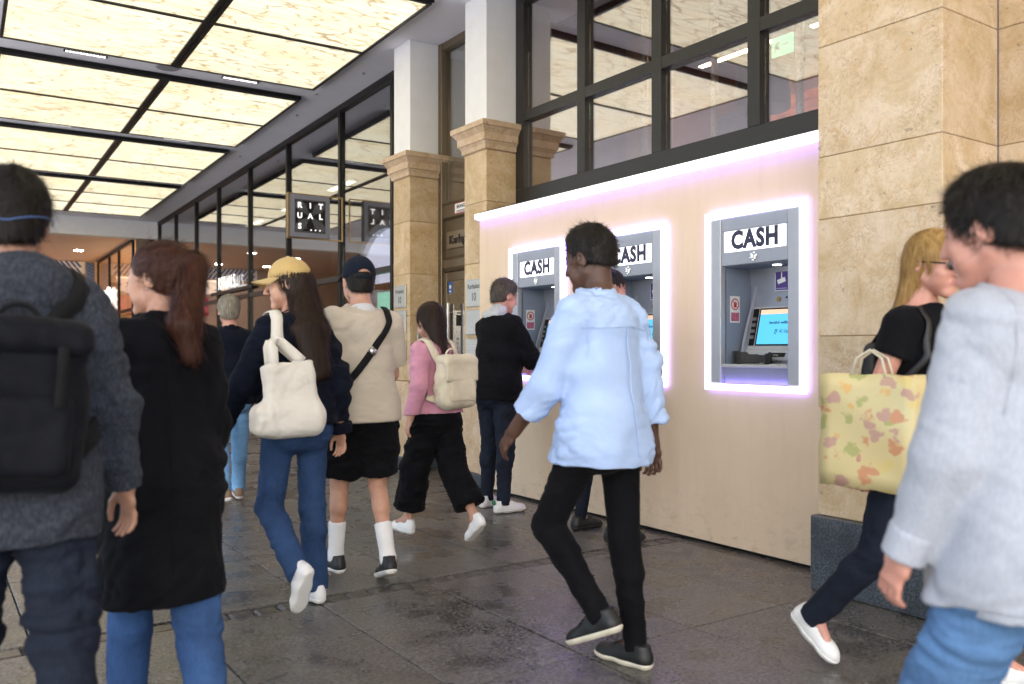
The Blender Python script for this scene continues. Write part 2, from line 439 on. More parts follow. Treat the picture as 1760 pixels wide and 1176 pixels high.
class Person:
    def __init__(s,label,loc,heading,H=1.75,fem=False,build=1.0,lean=4,side=0,twist=0,legs=None,arms=None,head=(0,0,0),
                 group=None,vox=1.0,skin=None,lift=0):
        s.S=S=H/1.75; s.fem=fem; s.vox=vox; s.B=build
        s.root=bpy.data.objects.new('person',None); COL.objects.link(s.root); s.root.empty_display_size=.2
        s.root.location=(loc[0],loc[1],0); s.root.rotation_euler=(0,0,math.radians(heading))
        s.root['label']=label; s.root['category']='person'
        if group: s.root['group']=group
        s.skin=skin
        R=s.R=rz(twist)@rx(-lean)@ry(side)
        legs=legs or {}; arms=arms or {}
        s.leg={}; s.arm={}
        s.P=V([0,0,.93*S])
        zmin=9
        for sg,k in ((-1,'L'),(1,'R')):
            q=dict(hip=0,knee=4,abd=2,foot=0,toe=7); q.update(legs.get(k,{}))
            Rh=ry(-sg*q['abd'])@rx(q['hip'])
            hip=s.P+V([sg*(.09 if not fem else .088)*S,0,-.01*S]); kn=hip+Rh@V([0,0,-.44*S])
            Rk=Rh@rx(-q['knee']); an=kn+Rk@V([0,0,-.41*S])
            Rf=rz(-sg*q['toe'])@rx(-q['foot'])
            s.leg[k]=dict(hip=hip,knee=kn,ankle=an,Rh=Rh,Rk=Rk,Rf=Rf,sg=sg)
            for y in (-.075,.0,.12,.185): zmin=min(zmin,(an+Rf@V([0,y,-.088]))[2])
        dz=-zmin+lift
        s.P[2]+=dz
        for k in s.leg:
            for j in ('hip','knee','ankle'): s.leg[k][j][2]+=dz
        sw=.158 if not fem else .136
        s.sw=sw
        for sg,k in ((-1,'L'),(1,'R')):
            q=dict(pitch=0,abd=11,flex=12,inw=15,curl=28,wrist=0); q.update(arms.get(k,{}))
            Ra=R@ry(-sg*q['abd'])@rx(q['pitch']); sh=s.T(sg*sw,-.012,.455)
            el=sh+Ra@V([0,0,-.29*S]); Rf=Ra@rz(sg*q['inw'])@rx(q['flex']); wr=el+Rf@V([0,0,-.25*S])
            s.arm[k]=dict(sh=sh,el=el,wr=wr,Ra=Ra,Rf=Rf@rx(q['wrist']),sg=sg,curl=q['curl'])
        s.Rh=R@rz(head[0])@rx(-head[1])@ry(head[2]); s.HC=s.T(0,.03,.695)
        s.hs=(1.06 if not fem else 1.03)*(.6+.4*S)
    def T(s,x,y,z): return s.P+s.R@(V([x,y,z])*s.S)
    def hd(s,x,y,z): return s.HC+s.Rh@(V([x,y,z])*s.hs)
    # ---- segments
    def torso(s,g=0.,hips=True,bust=None):
        S=s.S; b=s.B; T=s.T; X=s.R@V([1,0,0]); f=s.fem
        r=lambda a,c:(a*S*b+g,c*S*b+g)
        if f:
            L=[Seg(T(0,-.012,-.05),T(0,-.01,.06),r(.163,.115),r(.152,.105),X),Seg(T(0,-.01,.06),T(0,-.004,.2),r(.148,.1),r(.122,.088),X),
               Seg(T(0,-.004,.2),T(0,-.0,.40),r(.122,.088),r(.128,.096),X)]
            for q in (-1,1): L.append(Ell(T(q*.062,.075,.33),V([.058,.05,.06])*S+g*.8,s.R))
        else:
            L=[Seg(T(0,-.01,-.05),T(0,-.008,.08),r(.15,.112),r(.142,.104),X),Seg(T(0,-.008,.08),T(0,0,.24),r(.138,.102),r(.142,.104),X),
               Seg(T(0,0,.24),T(0,-.005,.40),r(.148,.108),r(.15,.106),X)]
        for q in (-1,1): L.append(Seg(T(q*.03,-.018,.492),T(q*s.sw*.93,-.013,.447),(.05*S*b+g*.8),(.047*S*b+g*.85),s.R@V([0,1,0])))
        L.append(Seg(T(0,-.02,.45),T(0,-.016,.545),.085*S*b+g*.8,.056*S+g*.6,X))
        if hips:
            for q in (-1,1): L.append(Ell(T(q*.07,-.05,-.06),.088*S*b+g))
        return L
    def armsegs(s,k,g=0.,gw=None,upto=1.,b=1.):
        a=s.arm[k]; S=s.S*s.B*(.9 if s.fem else 1); gw=g if gw is None else gw
        L=[Seg(a['sh'],a['el'],.053*S+g,.043*S+g)]
        e=a['el']; w=a['el']+(a['wr']-a['el'])*upto
        if upto>0: L.append(Seg(e,w,.043*S+g,(.043+(.028-.043)*upto)*S+gw,flat=(0,1)))
        return L
    def legsegs(s,k,gt=0.,gk=None,gh=None,upto=1.):
        a=s.leg[k]; S=s.S*s.B; gk=gt if gk is None else gk; gh=gk if gh is None else gh
        m=a['knee']*.68+a['ankle']*.32+a['Rk']@V([0,-.012*S,0])
        L=[Seg(a['hip']+V([0,-.01,.02])*S,a['knee'],.088*S+gt,.056*S+gk)]
        e=a['knee']+(a['ankle']+a['Rk']@V([0,0,-(.03 if gh>.004 else .01)*S])-a['knee'])*upto
        L.append(Seg(a['knee'],e,.054*S+gk,(.054-.017*upto)*S+gh,flat=(0,1)))
        L.append(Seg(a['knee']*.85+a['ankle']*.15+a['Rk']@V([0,-.008*S,0]),m,.048*S+gk*.6,.052*S+(gk+gh)*.35))
        return L
    # ---- body
    def body(s,lip=None,beard=False):
        S=s.S; parts=[]
        F=Field()
        for q in s.torso(-.004): F.add(q,.05*S)
        for k in 'LR':
            for q in s.legsegs(k,-.012,-.006,-.003): F.add(q,.02)
            a=s.leg[k]; F.add(Seg(a['ankle'],a['ankle']+a['Rf']@V([0,.1,-.045]),.034,.026),.02)
            for q in s.armsegs(k,-.002,0): F.add(q,.025)
        F.add(Seg(s.T(0,-.016,.52),s.hd(0,-.02,-.06),.056*S*(.88 if s.fem else 1),.052*S*(.88 if s.fem else 1)),.03)
        parts.append((F,.0095*s.vox,2))
        F=Field(); h=s.hs
        D=s.hd; m=(s.Rh@V([1,0,0])); E=lambda c,r:Ell(D(*c),V(r)*h,s.Rh)
        F.add(E((0,-.014,.032),(.074,.094,.084)),.0)
        F.add(E((0,.022,.018),(.066,.07,.07)),.02)
        F.add(Seg(D(0,.036,-.012),D(0,.05,-.088),(.056*h,.05*h),(.034*h,.032*h) if not s.fem else (.026*h,.03*h),m),.03)
        F.add(Seg(D(-.045,.0,-.05),D(-.014,.07,-.1),.02*h,.016*h),.022); F.add(Seg(D(.045,.0,-.05),D(.014,.07,-.1),.02*h,.016*h),.022)
        F.add(E((0,.074,-.099),(.019,.015,.014) if not s.fem else (.013,.013,.011)),.018)
        F.add(E((0,.064,-.06),(.026,.022,.026)),.02)
        for q in (-1,1):
            F.add(E((q*.04,.064,-.032),(.022,.02,.02)),.02); F.add(E((q*.034,.05,-.06),(.026,.026,.026)),.02)
            F.sub(E((q*.031,.1,.004),(.017,.018,.011)),.012)
            F.add(E((q*.031,.079,.003),(.0125,.0115,.0115)),.002)
            F.add(Seg(D(q*.012,.093,.022),D(q*.046,.078,.02),.0055*h,.004*h),.008)
            # ear
            F.add(Ell(D(q*.077,-.012,-.008),V([.0085,.018,.031])*h,s.Rh@rz(q*-22)@rx(-12)),.006)
            F.sub(Ell(D(q*.085,-.006,-.004),V([.007,.009,.016])*h,s.Rh@rz(q*-22)),.004)
        F.add(Seg(D(0,.094,.012),D(0,.114,-.03),.0075*h,.0105*h),.01)
        for q in (-1,1): F.add(E((q*.011,.1,-.034),(.008,.009,.007)),.006)
        F.add(Seg(D(-.018,.087,-.0575),D(.018,.087,-.0575),.0048*h),.005)
        F.add(Seg(D(-.015,.0855,-.0685),D(.015,.0855,-.0685),.0055*h),.005)
        F.sub(Seg(D(-.022,.094,-.063),D(.022,.094,-.063),.0018*h),.003)
        F.add(Seg(D(0,-.025,-.05),s.T(0,-.016,.55),.05*h*(.9 if s.fem else 1),.053*S*(.88 if s.fem else 1)),.03)
        parts.append((F,.0046*s.vox,1)); s.headF=F
        for k in 'LR':
            F=Field(); a=s.arm[k]; sg=a['sg']; Rf=a['Rf']; W=a['wr']; q=.96*S*(.93 if s.fem else 1)
            L=lambda x,y,z:W+Rf@(V([x,y,z])*q)
            F.add(Seg(a['el']*.45+a['wr']*.55,a['wr'],(.0355*S*(.9 if s.fem else 1)),.0275*S*(.9 if s.fem else 1)),.0)
            yd=Rf@V([0,1,0])
            F.add(Seg(L(0,0,.01),L(0,.004,-.04),(.025*q,.017*q),(.036*q,.0145*q),yd),.02)
            F.add(Seg(L(0,.004,-.04),L(0,.001,-.082),(.036*q,.0145*q),(.037*q,.012*q),yd),.012)
            c=a['curl']
            for y,l,t in ((.030,.072,-3),(.0105,.08,-1),(-.0095,.074,2),(-.0285,.058,6)):
                p=V([0,y,-.084]); d0=rx(-t)
                ang=0
                for fr,am in ((.45,.55),(.31,1.),(.24,.75)):
                    ang+=c*am
                    d=d0@ry(sg*ang)@V([0,0,-1])
                    n=p+d*l*fr
                    r0=.0092 if fr>.4 else (.0083 if fr>.3 else .0075)
                    F.add(Seg(L(*p),L(*n),r0*q,(r0-.0008)*q),.0035); p=n
            p0=V([-sg*.006,.024,-.02]); p1=p0+V([-sg*.014,.026,-.034]); p2=p1+V([-sg*.008,.006,-.032]); p3=p2+V([-sg*.006,-.004,-.024])
            F.add(Seg(L(*p0),L(*p1),.0155*q,.0115*q),.012); F.add(Seg(L(*p1),L(*p2),.0112*q,.0095*q),.004); F.add(Seg(L(*p2),L(*p3),.0095*q,.0078*q),.003)
            parts.append((F,.0042*max(1,s.vox*.9),1))
        Ps=[];Qs=[];o=0;MI=[]
        for i,(F,v,sm) in enumerate(parts):
            P,Q=F.mesh(v); P=relax(P,Q,sm,.4)
            Ps.append(P);Qs.append(Q+o);o+=len(P)
            mi=np.zeros(len(Q),int)
            if i==1:
                c=((P[Q].mean(1)-s.HC)@s.Rh)/s.hs
                lipm=(np.abs(c[:,0])<.021)&(np.abs(c[:,2]+.063)<.0105)&(c[:,1]>.0885); mi[lipm]=1
                br=(np.abs(np.abs(c[:,0])-.03)<.02)&(np.abs(c[:,2]-.0235)<.0042)&(c[:,1]>.072); mi[br]=2
                ey=np.zeros(len(c),bool)
                for q in (-1,1): ey|=(np.abs(c[:,0]-q*.031)<.012)&(np.abs(c[:,2]-.003)<.0045)&(c[:,1]>.083)
                mi[ey]=3
                if beard: mi[(c[:,2]<-.04)&(c[:,1]>-.02)&(c[:,2]>-.115)&(np.abs(c[:,0])<.07)&~lipm]=4
            MI.append(mi)
        sk=s.skin
        return np_obj('body',np.concatenate(Ps),np.concatenate(Qs),[sk['skin'],sk['lip'],sk['brow'],sk['eye'],sk['stubble']],s.root,np.concatenate(MI))
    # ---- clothes
    def top(s,name,mat,g=.02,hem=-.1,flare=.0,sleeve=1.,gs=None,gw=None,fold=.006,seed=0,vox=.0085,neck=.56,collar=None,skirt=None,hood=None,extra=None,fr=(5,5,11),hemtilt=0,k=.02):
        S=s.S; F=Field(); X=s.R@V([1,0,0])
        gs=g if gs is None else gs; gw=gs if gw is None else gw
        for q in s.torso(g,hips=hem<-.02): F.add(q,.06*S)
        if skirt:   # (z_end absolute, side radius, depth radius, y shift)
            ze,ra,rb,ys=skirt
            e=V([s.P[0],s.P[1]+ys,ze]); F.add(Seg(s.T(0,-.012,-.02),e,(.172*S+g,.125*S+g),(ra,rb),(1,0,0),(0,1)),.06)
        else:
            a=s.T(0,-.012,.06); e=s.T(0,-.012,hem-.02)
            w=(.146 if not s.fem else .152)*S*s.B+g; d=(.108)*S*s.B+g
            F.add(Seg(a,e,(w,d),(w+flare,d+flare),X,(0,1)),.05)
        for a in 'LR':
            if hem<-.03 and not skirt:
                q=s.leg[a]; F.add(Seg(q['hip']+V([0,-.01,.02])*S,q['hip']*.62+q['knee']*.38,.09*S*s.B+g,.078*S*s.B+g+.004),.04)
            if sleeve>0:
                L=s.armsegs(a,gs,gw,max(sleeve-1,0) if sleeve>1 else 0)
                if sleeve<=1:
                    q=s.arm[a]; e=q['sh']+(q['el']-q['sh'])*sleeve; L=[Seg(q['sh'],e,.055*S*s.B+gs,.05*S*s.B+gw,flat=(0,1))]
                for i,q in enumerate(L): F.add(q,k if i==0 else .02)
        if not skirt: F.cut(Plane(s.T(0,0,hem),-(s.R@rx(hemtilt)@V([0,0,1]))),.008)
        else: F.cut(Plane((0,0,skirt[0]),(0,0,-1)),.008)
        F.cut(Plane(s.T(0,.0,neck),s.R@rx(22)@V([0,0,1])),.01)
        if collar:
            hgt,rr=collar
            F.add(Seg(s.T(0,-.018,.515),s.T(0,-.008,.515+hgt),(.066*S+rr),(.06*S+rr),X,(0,1)),.02)
            F.sub(Seg(s.T(0,-.012,.53),s.T(0,.004,.63),(.058*S),(.058*S),X),.008)
        if hood:
            for c,r in hood: F.add(Ell(s.T(*c),V(r)*S,s.R),.02)
        for q in (extra or []): F.add(q,.02)
        s.topF=F
        return sdf_obj(name,F,vox*s.vox,mat,s.root,(fold,fr,seed))
    def seam(s,mat,pts,F=None,r=.0016,name='seam',n=40):
        F=F or s.topF; pts=[V(q) for q in pts]; m=len(pts)
        A=np.array([[np.interp(t,range(m),[v[i] for v in pts]) for i in range(3)] for t in np.linspace(0,m-1,n)]); A=F.project(A,.0005,8)
        P,Q=tube_np(A,r,5); return poly_obj(name,P,Q,mat,s.root)
    def cuffs(s,mat,g=.03,h=.05,k='LR'):
        for a in k:
            q=s.arm[a]; d=nrm(q['el']-q['wr']); F=Field()
            F.add(Seg(q['wr']-d*.012,q['wr']+d*h,.028*s.S+g,.032*s.S+g,flat=(1,1)),0)
            sdf_obj('cuff',F,.006*s.vox,mat,s.root,(.0015,(10,10,10),3),1)
    def hemband(s,mat,z,h=.05,g=.04,w=.15,d=.112):
        F=Field(); F.add(Seg(s.T(0,-.012,z),s.T(0,-.012,z+h),(w*s.S*s.B+g,d*s.S*s.B+g),None,s.R@V([1,0,0]),(1,1)),0); return sdf_obj('hem_band',F,.008*s.vox,mat,s.root,(.003,(10,10,3),5),2)
    def collar(s,mat,g=.012,z=.535,hw=.02,tilt=.35,gap=.5):
        pts=[];up=[]
        for a in np.linspace(-math.pi+gap,math.pi-gap,30):
            o=s.R@V([math.sin(a),-math.cos(a)*.95,0]); pts.append(s.T(0,-.014,z+.012*-math.cos(a)*-1)+o*(.058*s.S*(.9 if s.fem else 1)+g)); up.append(nrm(o+s.R@V([0,0,tilt])))
        P,Q=tube_np(pts,.01,8,(hw,.0035),up); return poly_obj('collar',P,Q,mat,s.root)
    def trousers(s,name,mat,gt=.012,gk=.014,gh=.014,upto=1.,top=.09,fold=.005,seed=3,vox=.0085,g=.012,fr=(6,6,15)):
        F=Field(); S=s.S
        for q in s.torso(g)[:2]+[t for t in s.torso(g) if isinstance(t,Ell)][-2:]: F.add(q,.04)
        F.cut(Plane(s.T(0,0,top),s.R@V([0,0,1])),.006)
        H=[]
        for k in 'LR':
            G=s.legsegs(k,gt,gk,gh,upto)
            if upto<=0:  # shorts: -upto is the fraction of the thigh
                a=s.leg[k]; e=a['hip']+(a['knee']-a['hip'])*(-upto)
                G=[Seg(a['hip']+V([0,-.01,.02])*S,e,.092*S+gt,.082*S+gk,flat=(0,1))]
            for i,q in enumerate(G): F.add(q,.022)
        s.legF=F
        return sdf_obj(name,F,vox*s.vox,mat,s.root,(fold,fr,seed))
    def socks(s,mat,h=.16):
        for k in 'LR':
            F=Field()
            a=s.leg[k]; d=nrm(a['knee']-a['ankle'])
            F.add(Seg(a['ankle']-d*.01,a['ankle']+d*h,.041*s.S,.05*s.S,flat=(0,1)),.0)
            F.add(Seg(a['ankle'],a['ankle']+a['Rf']@V([0,.05,-.03]),.042,.034),.02)
            sdf_obj('sock',F,.007*s.vox,mat,s.root)
    def shoes(s,upper,sole,accent=None,big=1.0,lace=None,flatsole=.024,name='sneaker'):
        for k in 'LR':
            a=s.leg[k]; q=(.27/.27)*s.S*big*(.93 if s.fem else 1); A=a['ankle']; Rf=a['Rf']
            L=lambda x,y,z:A+Rf@(V([x,y,z])*V([q,q,1]))
            bt=-.088
            def foot(gr):
                F=Field(); sx=Rf@V([1,0,0])
                F.add(Seg(L(0,-.045,bt+.035),L(0,.04,bt+.038),(.034*q+gr,.042),(.037*q+gr,.046),sx),.0)
                F.add(Seg(L(0,.04,bt+.035),L(.003*a['sg']*-1,.125,bt+.028),(.037*q+gr,.046),(.045*q+gr,.032),sx),.03)
                F.add(Ell(L(-.006*a['sg'],.148,bt+.024),V([.042*q+gr,.052*q+gr,.034]),Rf),.02)
                return F
            F=foot(0)
            F.add(Seg(L(0,-.022,bt+.05),L(0,-.026,bt+.096),(.034*q,.045*q),(.035*q,.041*q),Rf@V([1,0,0]),(0,1)),.025)
            F.add(Seg(L(0,.02,bt+.075),L(0,.09,bt+.055),(.022*q),(.018*q)),.02)
            F.cut(Plane(L(0,0,bt+flatsole-.003),-(Rf@V([0,0,1]))),.003)
            o=sdf_obj(name,F,.0048*max(1,s.vox*.9),upper,s.root,None,1)
            F=foot(.006)
            F.cut(Plane(L(0,0,bt),-(Rf@V([0,0,1]))),.003); F.cut(Plane(L(0,0,bt+flatsole),Rf@V([0,0,1])),.004)
            sdf_obj('sole',F,.0048*max(1,s.vox*.9),sole,o,None,1)
            if lace is not None:
                PP=[];QQ=[];c=0
                for i in range(5):
                    t=i/4; y=.105-.075*t; z=bt+.07+.036*t
                    for sgn in (-1,1):
                        P,Q=tube_np([L(-.022,y-.006*sgn,z-.012),L(-.008,y,z),L(.008,y,z),L(.022,y+.006*sgn,z-.012)],.0032)
                        PP.append(P);QQ.append(Q+c);c+=len(P)
                poly_obj('laces',np.concatenate(PP),np.concatenate(QQ),lace,o)
            if accent is not None:
                F=Field(); F.add(RBox(L(0,-.083*1,bt+.085),V([.018,.01,.018]),.006,Rf),0)
                sdf_obj('heel_tab',F,.004,accent,o,None,1)
    # ---- hair
    def hairfield(s,vol=.012,nape=-.06,front=.045,top=.0,sideb=.0,under=None):
        F=Field(); h=s.hs; D=s.hd
        F.add(Ell(D(0,-.016,.036),(V([.074,.094,.084])+vol)*h,s.Rh),0)
        F.add(Ell(D(0,-.05,-.02),(V([.062,.05,.07])+vol*.5)*h,s.Rh),.03)
        if top: F.add(Ell(D(0,.005,.085),V([.06,.08,.035+top])*h,s.Rh),.03)
        # face opening: plane tilted, and the nape
        F.cut(Plane(D(0,front,.0),s.Rh@nrm(V([0,1,-.62]))),.014)
        F.cut(Plane(D(0,-.05,nape),s.Rh@nrm(V([0,.25,-1]))),.014)
        if under is not None: F.cut(Plane(D(0,0,under),s.Rh@V([0,0,1])),.02)
        for q in (-1,1): F.sub(Ell(D(q*.09,.0+.012,-.03),V([.03,.03+sideb,.048])*h,s.Rh),.01)
        return F
    def hair(s,mat,F=None,n=2600,L=.05,flow=None,vox=.0058,amp=.004,seed=1,lift=.005,wav=.25,width=.0015,name='hair',**kw):
        F=F or s.hairfield(**kw); s.hairF=F
        P,Q=F.mesh(vox*s.vox); P=relax(P,Q,1)
        N=vnormals(P,Q); q=P*V([60,60,22])
        P2=P+N*(perlin(q+seed*3.)*amp+perlin(P*30+seed)*amp)[:,None]
        o=np_obj(name,P2,Q,mat,s.root)
        C=s.hd(0,-.03,.09)
        if flow is None:
            def flow(p):
                d=p-C; d=d+V([0,0,-.05]); return d/(np.linalg.norm(d,axis=1)[:,None]+1e-9)
        if n:
            strands('strands',F,mat,o,int(n),L,flow,seed,width,lift,None,(P,Q),6,wav)
            strands('flyaways',F,mat,o,int(n*.09)+60,L*1.15,flow,seed+9,.0007,max(.02,lift*2.6),None,(P,Q),6,wav+.35)
        return o
    def cap(s,mat,seed=2,brim=None):
        h=s.hs; D=s.hd; F=Field()
        F.add(Ell(D(0,-.012,.04),V([.086,.106,.098])*h,s.Rh),0)
        F.cut(Plane(D(0,-.1,.012),s.Rh@nrm(V([0,-.12,-1]))),.004)
        F.sub(Ell(D(0,-.012,.02),V([.08,.1,.09])*h,s.Rh),.002)
        F.sub(Ell(D(0,-.12,.03),V([.036,.04,.026])*h,s.Rh),.004)
        o=sdf_obj('cap',F,.0052*s.vox,mat,s.root,(.0012,(14,14,14),seed))
        # brim: curved sheet with thickness
        P=[];Qs=[];nu,nv=15,7
        for t in (0,1):
            for j in range(nv):
                for i in range(nu):
                    a=math.radians(-72+144*i/(nu-1)); r=.088+.085*j/(nv-1)*math.cos(a*.95)**.6
                    x=math.sin(a)*.088*(1+.12*j/(nv-1)); y=.0+math.cos(a)*.088+ (r-.088)
                    z=.042-.010*j/(nv-1)-.028*(x/.088)**2*(.5+.5*j/(nv-1))-t*.004
                    P.append(D(x,y,z))
        for t in (0,1):
            b=t*nu*nv
            for j in range(nv-1):
                for i in range(nu-1):
                    q=[b+j*nu+i,b+j*nu+i+1,b+(j+1)*nu+i+1,b+(j+1)*nu+i]; Qs.append(q if t else q[::-1])
        edge=[(nv-1)*nu+i for i in range(nu)]; edge=[j*nu for j in range(nv)]+edge[1:]+[j*nu+nu-1 for j in range(nv-2,-1,-1)]
        for i in range(len(edge)-1): Qs.append([edge[i],edge[i+1],edge[i+1]+nu*nv,edge[i]+nu*nv])
        poly_obj('brim',P,Qs,mat,o)
        # button and back strap
        F=Field(); F.add(Ell(D(0,-.012,.139),V([.009,.009,.004])*h,s.Rh),0); sdf_obj('button',F,.003,mat,o,None,0)
        pts=[D(.088*math.sin(a)*.98,-.014-.106*math.cos(a)*.96,.016) for a in np.linspace(-.5,.5,9)]
        P,Q=tube_np(pts,.006,6,(.0095,.002),[s.Rh@V([0,0,1])*0+nrm(V(p)-s.hd(0,0,.016)) for p in pts]); poly_obj('strap',P,Q,mat,o)
        return o
# ---------------------------------------------------------------- cloth, hair, leather
S_LIGHT=skinset('light',(.52,.30,.21),(.42,.19,.16)); S_TAN=skinset('tan',(.43,.24,.16),(.36,.16,.13)); S_DARK=skinset('deep',(.09,.045,.028),(.12,.05,.04)); S_ROSE=skinset('rosy',(.56,.29,.22),(.45,.18,.16))
H_BLACK=hairmat('black_hair',(.008,.006,.005),(.016,.013,.011)); H_AUB=hairmat('auburn_hair',(.03,.010,.006),(.10,.035,.018)); H_DKB=hairmat('dark_brown_hair',(.014,.008,.006),(.05,.028,.018))
H_GREY=hairmat('grey_hair',(.16,.14,.11),(.42,.38,.30)); H_BLOND=hairmat('blond_hair',(.28,.15,.045),(.55,.36,.14)); H_SALT=hairmat('salt_hair',(.035,.027,.022),(.14,.12,.1))
M_WHITE=plain('white_leather',(.78,.78,.77),.45,var=.04); M_RUB=plain('white_rubber',(.74,.73,.70),.55,var=.05); M_BLKRUB=plain('black_rubber',(.02,.02,.02),.6); M_LACE=fabric('white_laces',(.7,.7,.68)); M_CREAMRUB=plain('cream_rubber',(.66,.62,.5),.6)
M_BLKL=plain('black_leather',(.008,.009,.010),.5); M_BLKF=fabric('black_cloth',(.0055,.0055,.007),.3); M_NAVYJ=fabric('navy_cloth',(.005,.007,.014),.25); M_CHAR=fabric('grey_heather',(.026,.030,.040),.2,heather=.4)
M_HOODG=fabric('pale_grey_jersey',(.36,.37,.39),.12,heather=.3); M_BSHIRT=fabric('pale_blue_cotton',(.41,.545,.81),.06,bump=.3,sheen=.05); M_BEIGE=fabric('beige_linen',(.50,.44,.36),.07,bump=.2,fine=4); M_PINK=fabric('pink_cotton',(.58,.27,.36),.14); M_CREAM=fabric('cream_canvas',(.62,.56,.42),.1); M_WTEE=fabric('white_cotton',(.6,.61,.63),.06)
M_SWEAT=fabric('pale_grey_sweat',(.36,.385,.44),.06,heather=.1,bump=.22,fine=4); M_ECRU=fabric('ecru_canvas',(.70,.66,.58),.06); M_MUST=fabric('mustard_twill',(.50,.35,.14),.1)
D_BLUE=denim('blue_denim',(.017,.040,.098)); D_PALE=denim('pale_denim',(.13,.27,.46)); D_INK=denim('ink_denim',(.006,.009,.018),1.5); D_MID=denim('mid_denim',(.06,.125,.24)); M_CAPN=fabric('navy_twill',(.008,.012,.022),.2)
M_STRAP=fabric('black_webbing',(.012,.012,.013),.2,bump=.5); M_STEELB=plain('buckle_metal',(.5,.5,.5),.3,1); M_NYL=fabric('black_nylon',(.006,.0065,.009),.3,rough=.6)
D_COAT=denim('worn_denim',(.024,.058,.145))
# ---------------------------------------------------------------- surface materials
def limestone(name,c=(.59,.465,.315),seed=0.):
    m=Mat(name,c,.5,0,.4); v=m.co('World')
    ad=m.n('ShaderNodeVectorMath',operation='ADD'); m.l(v,ad.inputs[0]); ad.inputs[1].default_value=(seed,seed*2,seed*.7)
    oi=m.n('ShaderNodeObjectInfo'); sc=m.n('ShaderNodeVectorMath',operation='SCALE'); sc.inputs['Scale'].default_value=9.
    cx=m.n('ShaderNodeCombineXYZ'); 
    for i in range(3): m.l(oi.outputs['Random'],cx.inputs[i])
    m.l(cx.outputs[0],sc.inputs[0]); ad2=m.n('ShaderNodeVectorMath',operation='ADD'); m.l(ad.outputs[0],ad2.inputs[0]); m.l(sc.outputs[0],ad2.inputs[1]); v=ad2.outputs[0]
    big=m.noise(v,4.2,6,.62,1.2); mid=m.noise(v,15,6,.68,1.6); fine=m.noise(v,60,4,.6)
    col=m.ramp(big,[(.28,tuple(x*k for x,k in zip(c,(.80,.74,.60)))),(.5,c),(.74,tuple(min(1,x*k) for x,k in zip(c,(1.2,1.27,1.5))))])
    # squiggly fossil marks: thin contour lines of a warped noise
    a=m.math('ABSOLUTE',m.math('SUBTRACT',mid,.5)); veins=m.ramp(a,[(0.,1.),(.035,0.)])
    msk=m.ramp(m.noise(v,6,3),[(.42,0.),(.60,.6)])
    col=m.mix(m.math('MULTIPLY',veins,msk),col,tuple(x*k for x,k in zip(c,(.55,.42,.28))))
    och=m.ramp(m.noise(v,9,5,.7,2.),[(.55,0.),(.68,.55)]); col=m.mix(och,col,tuple(x*k for x,k in zip(c,(.86,.66,.40))))
    col=m.mix(m.ramp(fine,[(.3,.22),(.55,0.)]),col,tuple(x*.55 for x in c))
    pk=m.math('MULTIPLY',m.ramp(m.noise(v,30,4,.65),[(.62,0.),(.68,.75)]),m.ramp(m.noise(v,3.3,3),[(.45,.25),(.6,1.)])); col=m.mix(pk,col,tuple(x*.32 for x in c))
    tone=m.ramp(oi.outputs['Random'],[(0.,.88),(1.,1.1)]); mx=m.n('ShaderNodeMix'); mx.data_type='RGBA'; mx.blend_type='MULTIPLY'; mx.inputs[0].default_value=1; m.l(col,mx.inputs[6]); m.l(tone,mx.inputs[7])
    m.color(mx.outputs[2])
    pits=m.ramp(m.noise(v,30,4,.65),[(.60,1.),(.66,0.)]); m.bump(pits,.12,.003); m.rough(m.ramp(mid,[(.3,.38),(.7,.6)])); return m.m
def granite(name,lo,hi,rough=.5,scale=90,wet=False,rnd=.1):
    m=Mat(name,lo,rough,0,.5); v=m.co('World'); sp=m.noise(v,scale,3,.7); sp2=m.noise(v,scale*2.7,2,.6); big=m.noise(v,1.1,5,.6); mid=m.noise(v,4.,3,.55,.2)
    col=m.ramp(sp,[(.41,lo),(.61,hi)])
    col=m.mix(m.ramp(sp2,[(.60,0.),(.70,.55)]),col,tuple(min(1,x*2.0+.03) for x in hi))
    col=m.mix(m.ramp(mid,[(.36,.5),(.56,0.)]),col,tuple(x*.5 for x in lo))
    col=m.mix(m.ramp(big,[(.42,.0),(.64,.42)]),col,(hi[0]*1.02,hi[1]*.97,hi[2]*.86))
    oi=m.n('ShaderNodeObjectInfo'); tone=m.ramp(oi.outputs['Random'],[(0.,1-rnd),(1.,1+rnd)]); mx=m.n('ShaderNodeMix'); mx.data_type='RGBA'; mx.blend_type='MULTIPLY'; mx.inputs[0].default_value=1; m.l(col,mx.inputs[6]); m.l(tone,mx.inputs[7])
    gum=m.n('ShaderNodeTexVoronoi'); gum.inputs['Scale'].default_value=5.5; m.l(v,gum.inputs['Vector'])
    col=mx.outputs[2]
    if wet:
        col=m.mix(m.ramp(gum.outputs['Distance'],[(.05,.55),(.075,0.)]),col,(.018,.017,.016))
        m.rough(m.ramp(m.math('ADD',m.math('MULTIPLY',mid,.6),m.math('MULTIPLY',big,.4)),[(.38,.16),(.62,.46)]))
    m.color(col); m.bump(m.math('ADD',sp,m.math('MULTIPLY',mid,.8)),.35 if wet else .2,.004); return m.m
M_LIME=limestone('jura_limestone'); M_LIME2=limestone('jura_limestone_warm',(.56,.42,.25),3.)
M_CAP=limestone('capital_limestone',(.57,.43,.29),7.)
M_SLAB=granite('floor_granite',(.032,.030,.029),(.175,.167,.157),.4,60,True); M_EDGE=granite('edge_granite',(.04,.037,.035),(.10,.09,.082),.45,85,True); M_PLINTH=granite('plinth_granite',(.022,.03,.042),(.105,.125,.15),.35,95)
M_JOINT=plain('joint_mortar',(.03,.028,.025),.9); M_LJ=plain('stone_joint',(.22,.15,.08),.9)
